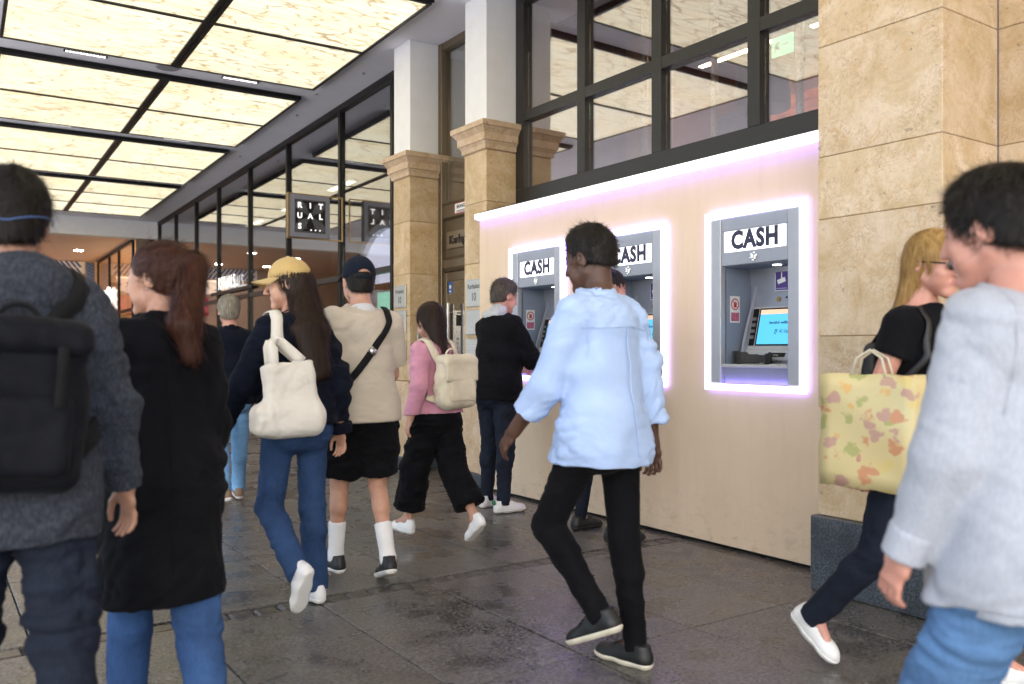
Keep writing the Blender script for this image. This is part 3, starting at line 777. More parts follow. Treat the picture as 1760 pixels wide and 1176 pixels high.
M_PLAS=plain('white_plaster',(.76,.77,.78),.75,var=.03,bump=.06); M_CEIL=plain('ceiling_paint',(.86,.86,.94),.8,var=.03,scale=3,bump=.02); M_SOFF=plain('pink_soffit',(.62,.48,.43),.7,var=.04,scale=2)
m=Mat('peach_panel',(.75,.595,.435),.62,0,.3); v=m.co('World'); col=m.ramp(m.noise(v,1.3,5,.6),[(.3,(.72,.565,.405)),(.7,(.78,.625,.465))])
col=m.mix(m.ramp(m.noise(m.mapped((1,3,.35),'World'),4,5,.6),[(.5,0.),(.75,.25)]),col,(.60,.48,.36)); col=m.mix(m.ramp(m.noise(v,40,4,.7),[(.62,0.),(.72,.2)]),col,(.5,.39,.28)); sx=m.n('ShaderNodeSeparateXYZ'); m.l(v,sx.inputs[0]); low=m.ramp(sx.outputs[2],[(.02,1.),(.42,0.)]); sc=m.ramp(m.noise(m.mapped((1.5,5,9),'World'),2.5,5,.7,.6),[(.50,0.),(.66,.3)]); col=m.mix(m.math('MULTIPLY',low,sc),col,(.30,.22,.15))
m.color(col); m.bump(m.noise(v,260,3),.12,.003); M_PEACH=m.m
M_DARK=plain('dark_frame',(.011,.010,.009),.42,var=.15); M_BLACK=plain('black_frame',(.006,.006,.006),.4,spec=.25); M_BRONZE=plain('bronze_frame',(.15,.115,.075),.38,.6,var=.06); M_ALU=plain('grey_blue_metal',(.30,.32,.38),.38,.25,var=.04,bump=.02); M_ALU2=plain('light_grey_metal',(.38,.40,.46),.4,.2,var=.04,bump=.02)
M_RECESS=plain('recess_paint',(.23,.27,.35),.5,0,var=.05,bump=.02); M_CONS=plain('console_plastic',(.42,.43,.44),.5,var=.04,bump=.02); M_STEEL=plain('brushed_steel',(.42,.42,.42),.3,.9,var=.06,scale=30); M_PLATE=plain('engraved_plate',(.45,.45,.43),.35,.5,var=.04)
M_BRASS=plain('brass',(.30,.20,.09),.35,.8); M_NAVYT=plain('navy_lettering',(.018,.018,.06),.5); M_BLKT=plain('black_lettering',(.02,.02,.02),.5); M_WHT=plain('white_sticker',(.75,.75,.75),.5,var=.02); M_RED=plain('red_print',(.5,.03,.03),.5); M_PURP=plain('purple_sticker',(.06,.025,.2),.45,var=.03); M_BLUEST=plain('blue_sticker',(.03,.12,.42),.45)
M_WOODW=plain('warm_timber_wall',(.19,.075,.045),.55,var=.2,scale=3); M_SHOPW=plain('shop_wall',(.34,.25,.18),.7,var=.1); M_TAN=plain('tan_carton',(.42,.28,.13),.7); M_KEY=plain('key_metal',(.25,.25,.25),.4,.6)
def glassy(name,base=.16,tint=(.8,.8,.8),rough=.0,graz=.95):
    m=Mat(name); t=m.t; t.nodes.remove(m.b); out=[n for n in t.nodes if n.type=='OUTPUT_MATERIAL'][0]
    tr=m.n('ShaderNodeBsdfTransparent'); tr.inputs[0].default_value=(*tint,1); gl=m.n('ShaderNodeBsdfGlossy'); gl.inputs['Roughness'].default_value=rough; gl.inputs['Color'].default_value=(.92,.93,.95,1)
    lw=m.n('ShaderNodeLayerWeight'); lw.inputs['Blend'].default_value=.5; f=m.math('MINIMUM',m.math('ADD',m.math('MULTIPLY',m.math('POWER',lw.outputs['Facing'],2.2),graz),base),.92)
    mx=m.n('ShaderNodeMixShader'); m.l(f,mx.inputs[0]); m.l(tr.outputs[0],mx.inputs[1]); m.l(gl.outputs[0],mx.inputs[2]); m.l(mx.outputs[0],out.inputs[0]); return m.m
M_GLASS=glassy('shop_glass',.10,(.72,.72,.74)); M_GLASSF=glassy('far_glass',.04,(.9,.88,.85),0,.35); M_GLASSW=glassy('dark_window_glass',.22,(.92,.85,.80)); M_GLASSD=glassy('bronze_door_glass',.22,(.42,.36,.28))
m=Mat('backlit_alabaster',(.5,.45,.3),.35); v=m.mapped((.8,3.2,3.2),'World'); wn=m.n('ShaderNodeTexNoise'); wn.inputs['Scale'].default_value=2.6; wn.inputs['Detail'].default_value=2; m.l(v,wn.inputs['Vector'])
wm=m.n('ShaderNodeMix'); wm.data_type='RGBA'; wm.blend_type='ADD'; wm.inputs[0].default_value=.32; m.l(v,wm.inputs[6]); m.l(wn.outputs['Color'],wm.inputs[7])
vo=m.n('ShaderNodeTexVoronoi'); vo.feature='DISTANCE_TO_EDGE'; vo.inputs['Scale'].default_value=3.0; m.l(wm.outputs[2],vo.inputs['Vector'])
vein=m.ramp(vo.outputs['Distance'],[(.0,1.),(.03,.7),(.065,0.)]); vis=m.ramp(m.noise(m.co('World'),1.3,3,.6),[(.3,.55),(.6,1.)]); k=m.math('MULTIPLY',vein,vis)
cl=m.ramp(m.noise(m.mapped((.8,2.,2.),'World'),1.4,4),[(.3,(1.,.86,.54)),(.62,(1.,.94,.71))])
oi=m.n('ShaderNodeObjectInfo'); cl=m.mix(1.,cl,m.ramp(oi.outputs['Random'],[(0.,.86),(1.,1.04)]),'MULTIPLY'); ec=m.mix(m.math('MULTIPLY',k,.9),cl,(.30,.16,.04)); m.l(ec,m.b.inputs['Emission Color']); m.b.inputs['Emission Strength'].default_value=.37; M_ALAB=m.m

ARC=Matrix.Translation((4.6,9,0))@Matrix.Rotation(R_(-1.65),4,'Z')
def inarc(o): o.matrix_world=ARC@o.matrix_world; return o
def athing(name,label,cat,u=0,v=0,z=0,group=None,rot=0):
    o=thing(name,label,cat,ARC@Vector((u,v,z)),R_(-1.65)+rot,group); return o
# ---------------------------------------------------------------- ground and paving
MB().box(-120,120,-120,160,-.4,-.03).build('ground',plain('pale_bounce_stone',(.72,.71,.70),.8,scale=1),kind='structure'); MB().box(-4,9,-5,48,-.029,-.016).build('mortar_bed',M_JOINT,kind='structure')  # unseen ground outside made pale to bounce daylight up to the ceiling
X0,DX,Y0,DY=2.243-.62*9,.62,2.75-1.3*2,1.3
pav=MB().box(-4,4.6,Y0+DY*9,48,-.02,0).box(-4,X0,-3,Y0+DY*9,-.02,0).box(X0,4.103,-6,Y0,-.02,0).box(4.103,9,-6,2.0,-.02,0).build('pavement',M_SLAB,kind='structure')
rng=random.Random(4)
def slabmesh(w,l,seed,b=.003):
    bm=bmesh.new(); bmesh.ops.create_cube(bm,size=1); r=random.Random(seed)
    for q in bm.verts: q.co=Vector((q.co.x*w,q.co.y*l,(q.co.z-.5)*.05+(r.uniform(-.0012,.0012) if q.co.z>0 else 0)))
    bmesh.ops.bevel(bm,geom=[e for e in bm.edges if all(q.co.z>-.02 for q in e.verts)],offset=b,segments=1,affect='EDGES')
    me=bpy.data.meshes.new('paving_slab'); bm.to_mesh(me); bm.free(); me.materials.append(M_SLAB); return me
SM=[slabmesh(DX-.006,DY-.006,i) for i in range(4)]; SMB=[slabmesh(DX-.006,DY-.006-.13,i) for i in range(3)]
for i in range(12):
    for j in range(9):
        band=(j==3); o=bpy.data.objects.new('paving_slab',(SMB if band else SM)[(i*5+j*3)%(3 if band else 4)]); COL.objects.link(o)
        y=Y0+DY*(j+.5)+(.065 if band else 0); o.location=(X0+DX*(i+.5),y,rng.uniform(-.0015,.0012)-.001); o.parent=pav
se=[slabmesh(.112,.112,20+i,.012) for i in range(4)]
for q in se: q.materials.clear(); q.materials.append(M_EDGE); q.name='paving_sett'
for i in range(54):
    o=bpy.data.objects.new('paving_sett',se[(i*7)%4]); COL.objects.link(o); o.location=(4.04-.121*i,Y0+DY*3+.062+rng.uniform(-.004,.004),rng.uniform(-.007,-.002)); o.rotation_euler=(0,0,rng.uniform(-.06,.06)+rng.choice([0,1.5708])); o.parent=pav
for j in range(9): MB().bbox(4.106,4.6,Y0+DY*j+.003,Y0+DY*(j+1)-.003,-.05,-.003,.005).build('border_slab',M_EDGE,pav)
# ---------------------------------------------------------------- ceiling with its luminous fields
inarc(MB().box(-8.4,.72,-13.5,14.35,4.54,4.9).build('ceiling',M_CEIL,kind='structure'))
ROWS=[(-9.3,-7.75,-6.15),(-5.65,-4.05,-2.5),(-1.985,-.40,1.17),(1.71,3.2,4.72),(5.22,6.8,8.42),(8.88,10.3,11.7,13.12)]
WHERE=['farthest behind the camera','just behind the camera','the one nearest overhead','second from the near end','third from the near end','farthest away']
for cu,(ua,um,ub) in enumerate([(-3.98,-2.27,-.63)]):
    for ri,vs in enumerate(ROWS):
        t=athing('ceiling_light','backlit veined ceiling panel field in a dark frame, %s%s'%(WHERE[ri],'' if cu==0 else ', left bay'),'ceiling light',um,(vs[0]+vs[-1])/2,4.47,'luminous ceiling fields'); cv=(vs[0]+vs[-1])/2
        f=MB(); a,b=vs[0]-cv,vs[-1]-cv; A,B=ua-um,ub-um; w=.022
        f.box(A,B,a,a+.03,.0,.066).box(A,B,b-.022,b,0,.066).box(A,A+.03,a+.03,b-.022,0,.066).box(B-.035,B,a+.03,b-.022,0,.066)
        f.box(-.055,-.012,a+.03,b-.022,-.006,.05).box(.012,.055,a+.03,b-.022,-.006,.05).box(-.012,.012,a+.03,b-.022,.006,.05)
        for q in vs[1:-1]:
            f.box(A+.03,-.055,q-cv-.022,q-cv+.022,-.003,.05).box(.055,B-.035,q-cv-.022,q-cv+.022,-.003,.05)
        f.build('frame',M_DARK,t)
        f=MB(); f.box(A-.03,B+.02,a-.012,a,.02,.0688); f.build('cover_edge',M_BLACK,t)
        for s0,s1 in ((A+.03,-.055),(.055,B-.035)):
            es=[a+.03]+[q-cv for q in vs[1:-1]]+[b-.022]
            for k in range(len(es)-1):
                MB().box(s0,s1,es[k]+(.022 if k else 0),es[k+1]-(.022 if k<len(es)-2 else 0),.012,.03).build('diffuser',M_ALAB,t)
M_SLOT=emit('slot_led',(1,.96,.9),2.2)
for v0,nm in ((1.44,'nearest'),(4.97,'second'),(8.65,'third')):
    for u0,sd in ((-3.15,'left'),(-1.46,'right')):
        t=athing('slot_light','small slot downlight flush in the ceiling strip, %s strip, %s one'%(nm,sd),'downlight',u0,v0,4.54,'slot downlights')
        MB().box(-.22,.22,-.035,.035,-.006,-.0005).build('trim',M_BLACK,t)
        f=MB(); [f.box(-.2+.034*k,-.2+.034*k+.024,-.018,.018,-.010,-.0062) for k in range(12)]; f.build('led_row',M_SLOT,t)['kind']='stuff'
t=athing('ceiling_speaker','round grey ceiling speaker beside the cross bar end','speaker',-2.3,1.43,4.54); MB().cyl((0,0,-.012),(0,0,-.0005),.125,.13,28).build('grille',plain('speaker_grey',(.34,.34,.37),.7),t); MB().cyl((0,0,-.016),(0,0,-.0122),.10,.11,28).build('mesh',plain('speaker_mesh',(.26,.26,.29),.9),t)
for i,(u,v) in enumerate([(-.48,1.5),(-.36,2.6),(-.3,.4),(-.33,5.6)]):
    t=athing('smoke_sensor','tiny round sensor dot on the white ceiling edge %s'%['beside the panel corner','past the near panel corner','by the near column','far along the facade'][i],'sensor',u,v,4.54,'ceiling sensors'); MB().cyl((0,0,-.015),(0,0,-.0005),.014,.02,14).build('cap',M_ALU,t); MB().cyl((0,0,-.02),(0,0,-.0152),.006,.006,10).build('eye',M_BLACK,t)
# ---------------------------------------------------------------- cash machine wall
wall=thing('panel_wall','peach coloured boxed panel wall holding the three cash machines','wall',(4.2,4.75,0))
ATM=[5.755,4.63,3.5]
def wy(b,x0,x1,y0,y1,z0,z1): b.box(x0-4.2,x1-4.2,y0-4.75,y1-4.75,z0,z1)
b=MB(); ys=[2.84]; e0,e1=2.84,6.655
wy(b,4.2,4.56,e0,e1,.018,1.03); wy(b,4.2,4.56,e0,e1,2.095,2.505)
op=sorted((c-.35,c+.35) for c in ATM); cur=e0
for lo,hi in op: wy(b,4.2,4.56,cur,lo,1.03,2.095); cur=hi
wy(b,4.2,4.56,cur,e1,1.03,2.095); b.build('panel',M_PEACH,wall)
wy(b:=MB(),4.215,4.56,e0+.01,e1-.01,0.0,.018); b.build('base_gap',M_BLACK,wall)
wy(b:=MB(),4.2,4.57,e0,e1,2.505,2.512); b.build('top_trim',M_DARK,wall)
M_LEDW=emit('led_white',(1,.94,1),.9,(.8,.8,.8)); M_LEDV=emit('led_violet',(.17,.085,1.0),8.5)
strip=MB(); wy(strip,4.150,4.198,e0,e1+.012,2.447,2.490); st=strip.build('light_strip',M_LEDW,wall); wy(b:=MB(),4.166,4.197,e0+.01,e1-.004,2.436,2.4465); b.build('strip_underside',M_LEDV,st)
def shell(b,x0,x1,y0,y1,z0,z1,t=.012):
    """open-fronted box (front at y0)"""
    b.box(x0-t,x0,y0,y1,z0-t,z1+t).box(x1,x1+t,y0,y1,z0-t,z1+t).box(x0,x1,y0,y1,z1,z1+t).box(x0,x1,y0,y1,z0-t,z0).box(x0-t,x1+t,y1,y1+t,z0-t,z1+t)
M_CASHP=emit('cash_lightbox',(.93,.95,1.),1.15,(.8,.8,.8)); M_SCR=emit('screen_blue',(.06,.36,.60),1.0,(.02,.05,.08)); M_SCRO=emit('screen_orange',(.55,.22,.06),.9); M_SPOT=emit('spot_lens',(1,.98,.92),6.); M_EMB=plain('chrome_emblem',(.6,.6,.62),.2,.9)
LAB=['left cash machine of the three, behind the man in the black jacket','middle cash machine of the three, partly hidden by the man in blue','right cash machine of the three, beside the big stone pillar']
for ai,yc in enumerate(ATM):
    t=thing('cash_machine','grey '+LAB[ai],'cash machine',(4.2,yc,1.0),-math.pi/2,'cash machines in the peach wall')
    f=MB(); f.bbox(-.385,.385,-.036,-.014,0,.042,.003).bbox(-.385,.385,-.036,-.014,1.085,1.127,.003).bbox(-.385,-.342,-.036,-.014,.0425,1.0845,.003).bbox(.342,.385,-.036,-.014,.0425,1.0845,.003); fr=f.build('light_frame',M_LEDW,t)
    f=MB(); f.box(-.377,.377,-.0135,-.0005,.008,.034).box(-.377,.377,-.0135,-.0005,1.093,1.119).box(-.377,-.35,-.0135,-.0005,.0345,1.0925).box(.35,.377,-.0135,-.0005,.0345,1.0925); f.build('glow_edge',M_LEDV,fr)
    f=MB()
    for x in (-.37,.37):
        for z in (.06,.2,.93,1.07): f.cyl((x,-.0375,z),(x,-.0362,z),.0035,n=8)
    for x in (-.22,.22):
        for z in (.012,1.115): f.cyl((x,-.0375,z),(x,-.0362,z),.0035,n=8)
    f.build('screws',M_KEY,fr)['kind']='stuff'
    for sx in (-1,1): MB().bbox(sx*.298-.0425,sx*.298+.0425,-.028,.02,.043,1.084,.006).build('side_cheek',M_ALU2,t)
    hd=MB().bbox(-.255,.255,-.02,.03,1.0,1.083,.004).bbox(-.255,.255,-.02,.03,.783,.868,.004).box(-.255,-.238,-.016,.02,.8685,.9995).box(.238,.255,-.016,.02,.8685,.9995).build('header',M_ALU,t)
    MB().box(-.237,.237,-.012,.01,.870,.998).build('light_box',M_CASHP,hd)
    text('cash_lettering','CASH',.148,M_NAVYT,hd,Matrix.Translation((0,-.0135,.934))@FACE['-Y'],.001,.0075,sx=.90,space=1.1)
    f=MB(); 
    for k in range(5): a=R_(20+k*60); f.bbox(.022*math.cos(a)-.008,.022*math.cos(a)+.008,-.027,-.0205,.826+.022*math.sin(a)-.007,.826+.022*math.sin(a)+.007,.003)
    f.bbox(-.018,-.002,-.03,-.0205,.812,.842,.003).bbox(.004,.020,-.03,-.0205,.806,.836,.003); f.build('emblem',M_EMB,hd)
    f=MB(); shell(f,-.255,.255,.03,.285,.15,.78); rc=f.build('recess',M_RECESS,t)
    MB().cyl((.05,.14,.7765),(.05,.14,.7798),.026,n=20).build('spot_lens',M_SPOT,rc)
    MB().prism([(.284,.779),(.245,.779),(.265,.64),(.254,.53),(.284,.53)],'x',-.2548,.2548).build('back_panel',M_ALU,rc)
    cons=MB().prism([(.284,.529),(.23,.529),(.165,.265),(.15,.25),(.12,.168),(.284,.168)],'x',-.205,.2546).build('console',M_CONS,t)
    # curved left cheek of the console
    pr=[(.2838,.70),(.267,.70),(.252,.62),(.22,.53),(.178,.42),(.14,.30),(.112,.168),(.2838,.168)]
    MB().prism(pr,'x',-.225,-.2055).build('console_cheek',M_ALU2,cons)
    # slanted screen
    p0=V([.23,.529]); p1=V([.165,.265]); d=nrm(p1-p0); nn=V([-abs(d[1]),d[0]*-1]); nn=V([d[1],-d[0]]); nn=nn if nn[0]<0 else -nn
    def sl(x,s,o): q=p0+d*s+nn*o; return (x,q[0],q[1])
    def slab_(b,x0,x1,s0,s1,o0,o1): b.add([sl(x,s,o) for x in (x0,x1) for s in (s0,s1) for o in (o0,o1)],[(0,1,3,2),(4,6,7,5),(0,4,5,1),(2,3,7,6),(0,2,6,4),(1,5,7,3)]); return b
    sc=slab_(MB(),-.145,.25,.012,.255,.0005,.006).build('screen_bezel',M_BLACK,cons)
    slab_(MB(),-.133,.242,.052,.246,.0062,.0085).build('screen',M_SCR,sc); slab_(MB(),-.133,.242,.022,.0515,.0062,.0085).build('screen_bar',M_SCRO,sc)
    q=sl(.055,.108,.009); xv=Vector((1,0,0)); yv=Vector((0,-d[0],-d[1])); zv=xv.cross(yv); MM=Matrix.Translation(q)@Matrix((( xv.x,yv.x,zv.x,0),(xv.y,yv.y,zv.y,0),(xv.z,yv.z,zv.z,0),(0,0,0,1)))
    text('screen_text','herzlich willkommen!',.026,M_NAVYT,sc,MM,.0002,.0006,shear=.2)
    text('screen_text','IC Cash',.026,M_NAVYT,sc,Matrix.Translation(Vector(sl(.075,.165,.009))-Vector(q))@MM,.0002,.0006)
    f=MB(); slab_(f,-0.002,0.016,.152,.157,.0088,.0094); slab_(f,-0.002,0.003,.157,.178,.0088,.0094); slab_(f,0.011,0.016,.157,.172,.0088,.0094); slab_(f,-0.002,0.009,.178,.182,.0088,.0094); f.build('screen_logo',M_NAVYT,sc)
    f=slab_(MB(),-.198,-.156,.012,.255,.0005,.004).build('key_strip',M_BLACK,cons)
    for k in range(4): slab_(MB(),-.19,-.162,.07+.04*k,.09+.04*k,.0042,.012).build('side_key',M_KEY,f)
    MB().cyl((-.03,.254,.575),(-.03,.258,.575),.017,n=20).cyl((-.03,.250,.575),(-.03,.2539,.575),.011,n=16).build('camera_lens',M_BRASS,rc); MB().cyl((.03,.254,.585),(.03,.258,.585),.006,n=12).build('pinhole',M_BLACK,rc)
    # card slot
    f=MB().prism([(.152,.238),(.133,.228),(.116,.178),(.152,.178)],'x',-.075,.17).build('card_module',M_ALU2,cons)
    MB().prism([(.139,.2375),(.1315,.2295),(.124,.212),(.131,.221)],'x',.0,.115).build('card_slot',M_BLACK,f); text('card_label','IC Cash',.011,M_WHT,f,Matrix.Translation((.05,.1245,.2225))@Matrix.Rotation(R_(-20),4,'X')@FACE['-Y'],.0003)
    MB().prism([(.122,.196),(.106,.19),(.104,.182),(.12,.185)],'x',-.065,.165).build('slot_lip',M_STEEL,f)
    # shelf, keypad with hood, notice
    sh=MB().bbox(-.254,.254,-.022,.15,.145,.166,.004).build('shelf',M_CONS,t)
    kp=MB().bbox(-.09,.065,.005,.10,.1662,.1715,.002).build('keypad',M_KEY,sh)
    for r in range(4):
        for c in range(4): MB().bbox(-.082+.034*c,-.055+.034*c,.010+.022*r,.027+.022*r,.1717,.176,.0015).build('key',M_BLACK if c<3 else M_STEEL,kp)
    F=Field(); hp=[(-.175,-.002),(-.165,.035),(-.13,.07),(-.07,.098),(.0,.10),(.05,.075),(.075,.03),(.07,.0)]; hz=[.252,.250,.236,.222,.224,.246,.238,.212]
    for k in range(len(hp)-1):
        a_,b_=V(hp[k]),V(hp[k+1]); c_=(a_+b_)/2; dd=b_-a_; hh=(hz[k]+hz[k+1])/2-.168
        F.add(RBox((c_[0],c_[1],.168+hh/2),(np.linalg.norm(dd)/2+.008,.006,hh/2),.006,rz(math.degrees(math.atan2(dd[1],dd[0])))),.012)
    sdf_obj('keypad_hood',F,.005,M_BLKRUB,sh,None,1)
    MB().box(.10,.205,.0,.10,.1665,.1685).build('notice_card',M_WHT,sh); MB().box(.125,.175,.05,.056,.1687,.1692).box(.12,.165,.062,.067,.1687,.1692).build('notice_print',M_BLKT,sh); MB().box(.215,.25,.0,.10,.1665,.174).build('receipt_slot',M_ALU,sh)
    MB().prism([(-.012,.1445),(.06,.1445),(.06,.045),(.012,.045)],'x',-.253,.253).build('apron',M_ALU,t)
    # camera notice sticker
    g=MB().box(-.055,.05,.2505,.2525,.625,.752).build('camera_sticker',M_WHT,rc); MB().box(-.049,.044,.2485,.2503,.631,.746).build('sticker_field',M_PURP,g)
    f=MB(); Rr=rz(0)@ry(-16)
    bx=[V([x,0,z]) for x in (-.03,.03) for z in (-.014,.014)]; c=V([-.003,.2475,.69])
    f.add([c+Rr@(b_+V([0,y,0])) for b_ in bx for y in (-.0008,.0008)],[(0,1,3,2),(4,6,7,5),(0,4,5,1),(2,3,7,6),(0,2,6,4),(1,5,7,3)]); f.box(-.005,.002,.2467,.2483,.705,.742); f.build('camera_symbol',M_WHT,g)
    f=MB(); f.box(-.043,.038,.2467,.2483,.638,.645); f.build('small_print',plain('lilac_print',(.3,.25,.5),.5),g)
    # no-touch sticker on the inner left wall
    g=MB().box(-.2545,-.2525,.06,.15,.43,.60).build('warning_sticker',M_WHT,rc)
    f=MB(); n=28
    for k in range(n):
        a0,a1=2*math.pi*k/n,2*math.pi*(k+1)/n; P=[]
        for a in (a0,a1):
            for r in (.030,.038): P.append((-.252,.105+r*math.cos(a),.548+r*math.sin(a)))
        f.add(P,[(0,1,3,2)])
    f.add([(-.2518,.105+.03*math.cos(a),.548+.03*math.sin(a)) for a in (R_(130),R_(140),R_(-50),R_(-40))],[(0,1,2,3)]); f.build('ban_ring',M_RED,g,fix=False)
    f=MB(); f.add([(-.2516,.105+x,.548+z) for x,z in ((-.012,-.02),(.008,-.022),(.016,-.002),(.018,.012),(.012,.012),(.010,.002),(.008,.018),(.003,.018),(.002,.004),(-.001,.02),(-.006,.019),(-.005,.003),(-.008,.014),(-.012,.012),(-.012,-.004))],[list(range(15))]); f.build('hand_symbol',M_RED,g,fix=False)
    MB().box(-.2522,-.2514,.068,.142,.44,.495).build('picture_block',plain('pink_picture',(.5,.12,.2),.5,var=.6,scale=60),g)
# ---------------------------------------------------------------- big stone pillar at the right, plinth and side wall
pl=thing('stone_pillar','big limestone pillar of large blocks on a dark granite base','pillar',(4.13,2.49,0))
ZJ=[.392,.954,1.326,1.935,2.26,2.836,3.40,3.98,4.54]
core=MB(); core.box(3.886-4.13,4.37-4.13,2.16-2.49,2.817-2.49,.3,4.54); core.build('core',M_LJ,pl)
for i in range(8): MB().bbox(3.88-4.13,4.38-4.13,2.154-2.49,2.823-2.49,ZJ[i]+.0015,ZJ[i+1]-.0015,.0035).build('stone_block',M_LIME,pl)
MB().bbox(3.84-4.13,4.40-4.13,2.10-2.49,2.843-2.49,0,.39,.006).build('base',M_PLINTH,pl)
sw=thing('stone_wall','limestone block wall set back to the right of the big pillar','wall',(4.6,.6,0))
MB().box(4.392-4.6,4.7-4.6,-3-.6,2.15-.6,.3,4.54).build('core',M_LJ,sw)
for i in range(8):
    for k,(y0,y1) in enumerate([(1.05,2.152),(-.25,1.05),(-1.55,-.25),(-3,-1.55)]): MB().bbox(4.383-4.6,4.69-4.6,y0-.6+.0015,y1-.6-.0015,ZJ[i]+.0015,ZJ[i+1]-.0015,.0035).build('stone_block',M_LIME,sw)
MB().bbox(4.35-4.6,4.7-4.6,-3-.6,2.098-.6,0,.39,.006).build('base',M_PLINTH,sw)
# ---------------------------------------------------------------- the two slim columns
def column(yc,label):
    t=thing('stone_column',label,'column',(4.43,yc,0),0,'slim columns with stone capitals')
    a=.19; js=[.0,.93,1.62,2.06,2.62,3.09]
    for i in range(1,5): MB().bbox(-a,a,-a,a,js[i]+.001,js[i+1]-.001,.004).build('stone_block',M_LIME2,t)
    MB().bbox(-a-.03,a+.03,-a-.03,a+.03,.12,.925,.006).build('base_block',M_CAP,t); MB().bbox(-a-.045,a+.045,-a-.045,a+.045,0,.118,.006).build('base',M_PLINTH,t)
    prof=[(3.091,a),(3.10,a+.018),(3.135,a+.022),(3.165,a+.038),(3.17,a+.05),(3.235,a+.052),(3.25,a+.062),(3.285,a+.085),(3.29,a+.098),(3.335,a+.10),(3.34,a+.092)]
    f=MB(); P=[]; 
    for z,r in prof: P+= [(-r,-r,z),(r,-r,z),(r,r,z),(-r,r,z)]
    F=[[4*i+j,4*i+(j+1)%4,4*i+4+(j+1)%4,4*i+4+j] for i in range(len(prof)-1) for j in range(4)]+[[3,2,1,0],[4*len(prof)-4+j for j in range(4)]]
    f.add(P,F); f.build('capital',M_CAP,t)
    MB().bbox(-a+.004,a-.004,-a+.004,a-.004,3.341,4.54,.004).build('plaster_shaft',M_PLAS,t)
    return t
ca=column(8.29,'slim stone column left of the bronze door with a white upper shaft'); cb=column(6.80,'slim stone column right of the bronze door beside the cash machine wall')
def plate(y0,y1,z0,z1,label,lines,x=4.238):
    t=thing('name_plate',label,'sign',(x,(y0+y1)/2,(z0+z1)/2),-math.pi/2,'engraved plates on the columns'); w,h=(y1-y0)/2,(z1-z0)/2
    p=MB().bbox(-w,w,-.014,-.0005,-h,h,.003).build('plate',M_PLATE,t)
    f=MB(); f.box(-w+.006,w-.006,-.0155,-.0142,h-.012,h-.008).box(-w+.006,w-.006,-.0155,-.0142,-h+.008,-h+.012); f.build('plate_edge',M_STEEL,t)
    for k,(s,sz,zz) in enumerate(lines): text('lettering',s,sz,M_BLKT,t,Matrix.Translation((0,-.0146,zz))@FACE['-Y'],.0006,.0,sx=.8)
    if not lines:
        for k in range(6): MB().box(-w*.7,w*(.7-.25*(k%3)),-.0152,-.0142,h*.55-k*h*.2,h*.55-k*h*.2+.006).build('engraved_line',M_STEEL,t)
plate(8.17,8.44,1.71,1.95,'grey Karlsplatz 10 plate on the column left of the door',[('Karlsplatz',.062,.055),('10',.105,-.04)]); plate(8.17,8.44,1.44,1.68,'grey engraved plate below the number plate left of the door',[]); plate(8.17,8.44,1.14,1.36,'lowest grey engraved plate on the column left of the door',[])
plate(6.66,6.94,1.66,1.915,'grey Karlsplatz 10 plate on the column beside the man at the left cash machine',[('Karlsplatz',.066,.06),('10',.11,-.04)]); plate(6.66,6.94,1.40,1.63,'grey engraved plate under the number plate beside the man at the machine',[]); plate(6.66,6.94,1.10,1.36,'lowest grey plate on the column behind the man at the machine',[])
t=thing('door_intercom','tall brushed steel intercom panel on the column left of the door','intercom',(4.405,8.098,1.40)); MB().bbox(-.078,.078,-.016,-.0005,-.29,.29,.003).build('face_plate',M_STEEL,t)
MB().box(-.05,.05,-.0175,-.0162,.12,.24).build('camera_window',M_BLACK,t)
for r in range(5):
    for c in range(2): MB().cyl((-.03+.06*c,-.022,-.02-.05*r),(-.03+.06*c,-.0162,-.02-.05*r),.012,n=12).build('button',M_ALU,t)
# ---------------------------------------------------------------- bronze door between the columns
t=thing('entrance_door','bronze framed glass entrance door with tall bar handle between the columns','door',(4.63,7.545,0),-math.pi/2); w=.555
f=MB(); f.bbox(-w,-w+.075,-.05,.06,0,4.54,.006).bbox(w-.075,w,-.05,.06,0,4.54,.006).bbox(-w+.075,w-.075,-.04,.06,4.46,4.54,.005); fr=f.build('frame',M_BRONZE,t)
f=MB(); f.prism([(-.04,2.66),(-.04,2.79),(.0,2.83),(.06,2.83),(.06,2.64),(-.01,2.64)],'x',-w+.075,w-.075).prism([(-.04,2.13),(-.04,2.21),(.0,2.25),(.06,2.25),(.06,2.09),(-.01,2.09)],'x',-w+.075,w-.075); f.build('transom_rail',M_BRONZE,t)
MB().box(-w+.075,w-.075,.0,.03,2.2502,2.6398).build('sign_panel',M_BRONZE,t); MB().box(-w+.075,w-.075,.012,.022,2.8302,4.4598).build('pane',glassy('pale_pane',.14,(.85,.88,.86)),t)
ld=MB().bbox(-w+.08,-w+.15,-.03,.03,.03,2.08,.004).bbox(w-.15,w-.08,-.03,.03,.03,2.08,.004).box(-w+.15,w-.15,-.028,.028,1.99,2.078).box(-w+.15,w-.15,-.028,.028,.032,.25).build('door_leaf',M_BRONZE,t)
MB().box(-w+.1502,w-.1502,-.004,.006,.2502,1.9898).build('door_pane',M_GLASSD,ld)
MB().cyl((-.27,-.09,.95),(-.27,-.09,1.75),.016,n=14).cyl((-.27,-.09,1.05),(-.27,-.0282,1.05),.009,n=10).cyl((-.27,-.09,1.65),(-.27,-.0282,1.65),.009,n=10).build('handle',M_STEEL,ld)
MB().cyl((-.505,-.11,.95),(-.505,-.11,1.75),.018,n=14).cyl((-.505,-.11,1.0),(-.505,-.0505,1.0),.009,n=10).cyl((-.505,-.11,1.7),(-.505,-.0505,1.7),.009,n=10).build('handle',M_STEEL,fr)
MB().cyl((-.25,-.014,.99),(-.25,-.0042,.99),.022,n=18).build('lock',M_BRASS,ld)
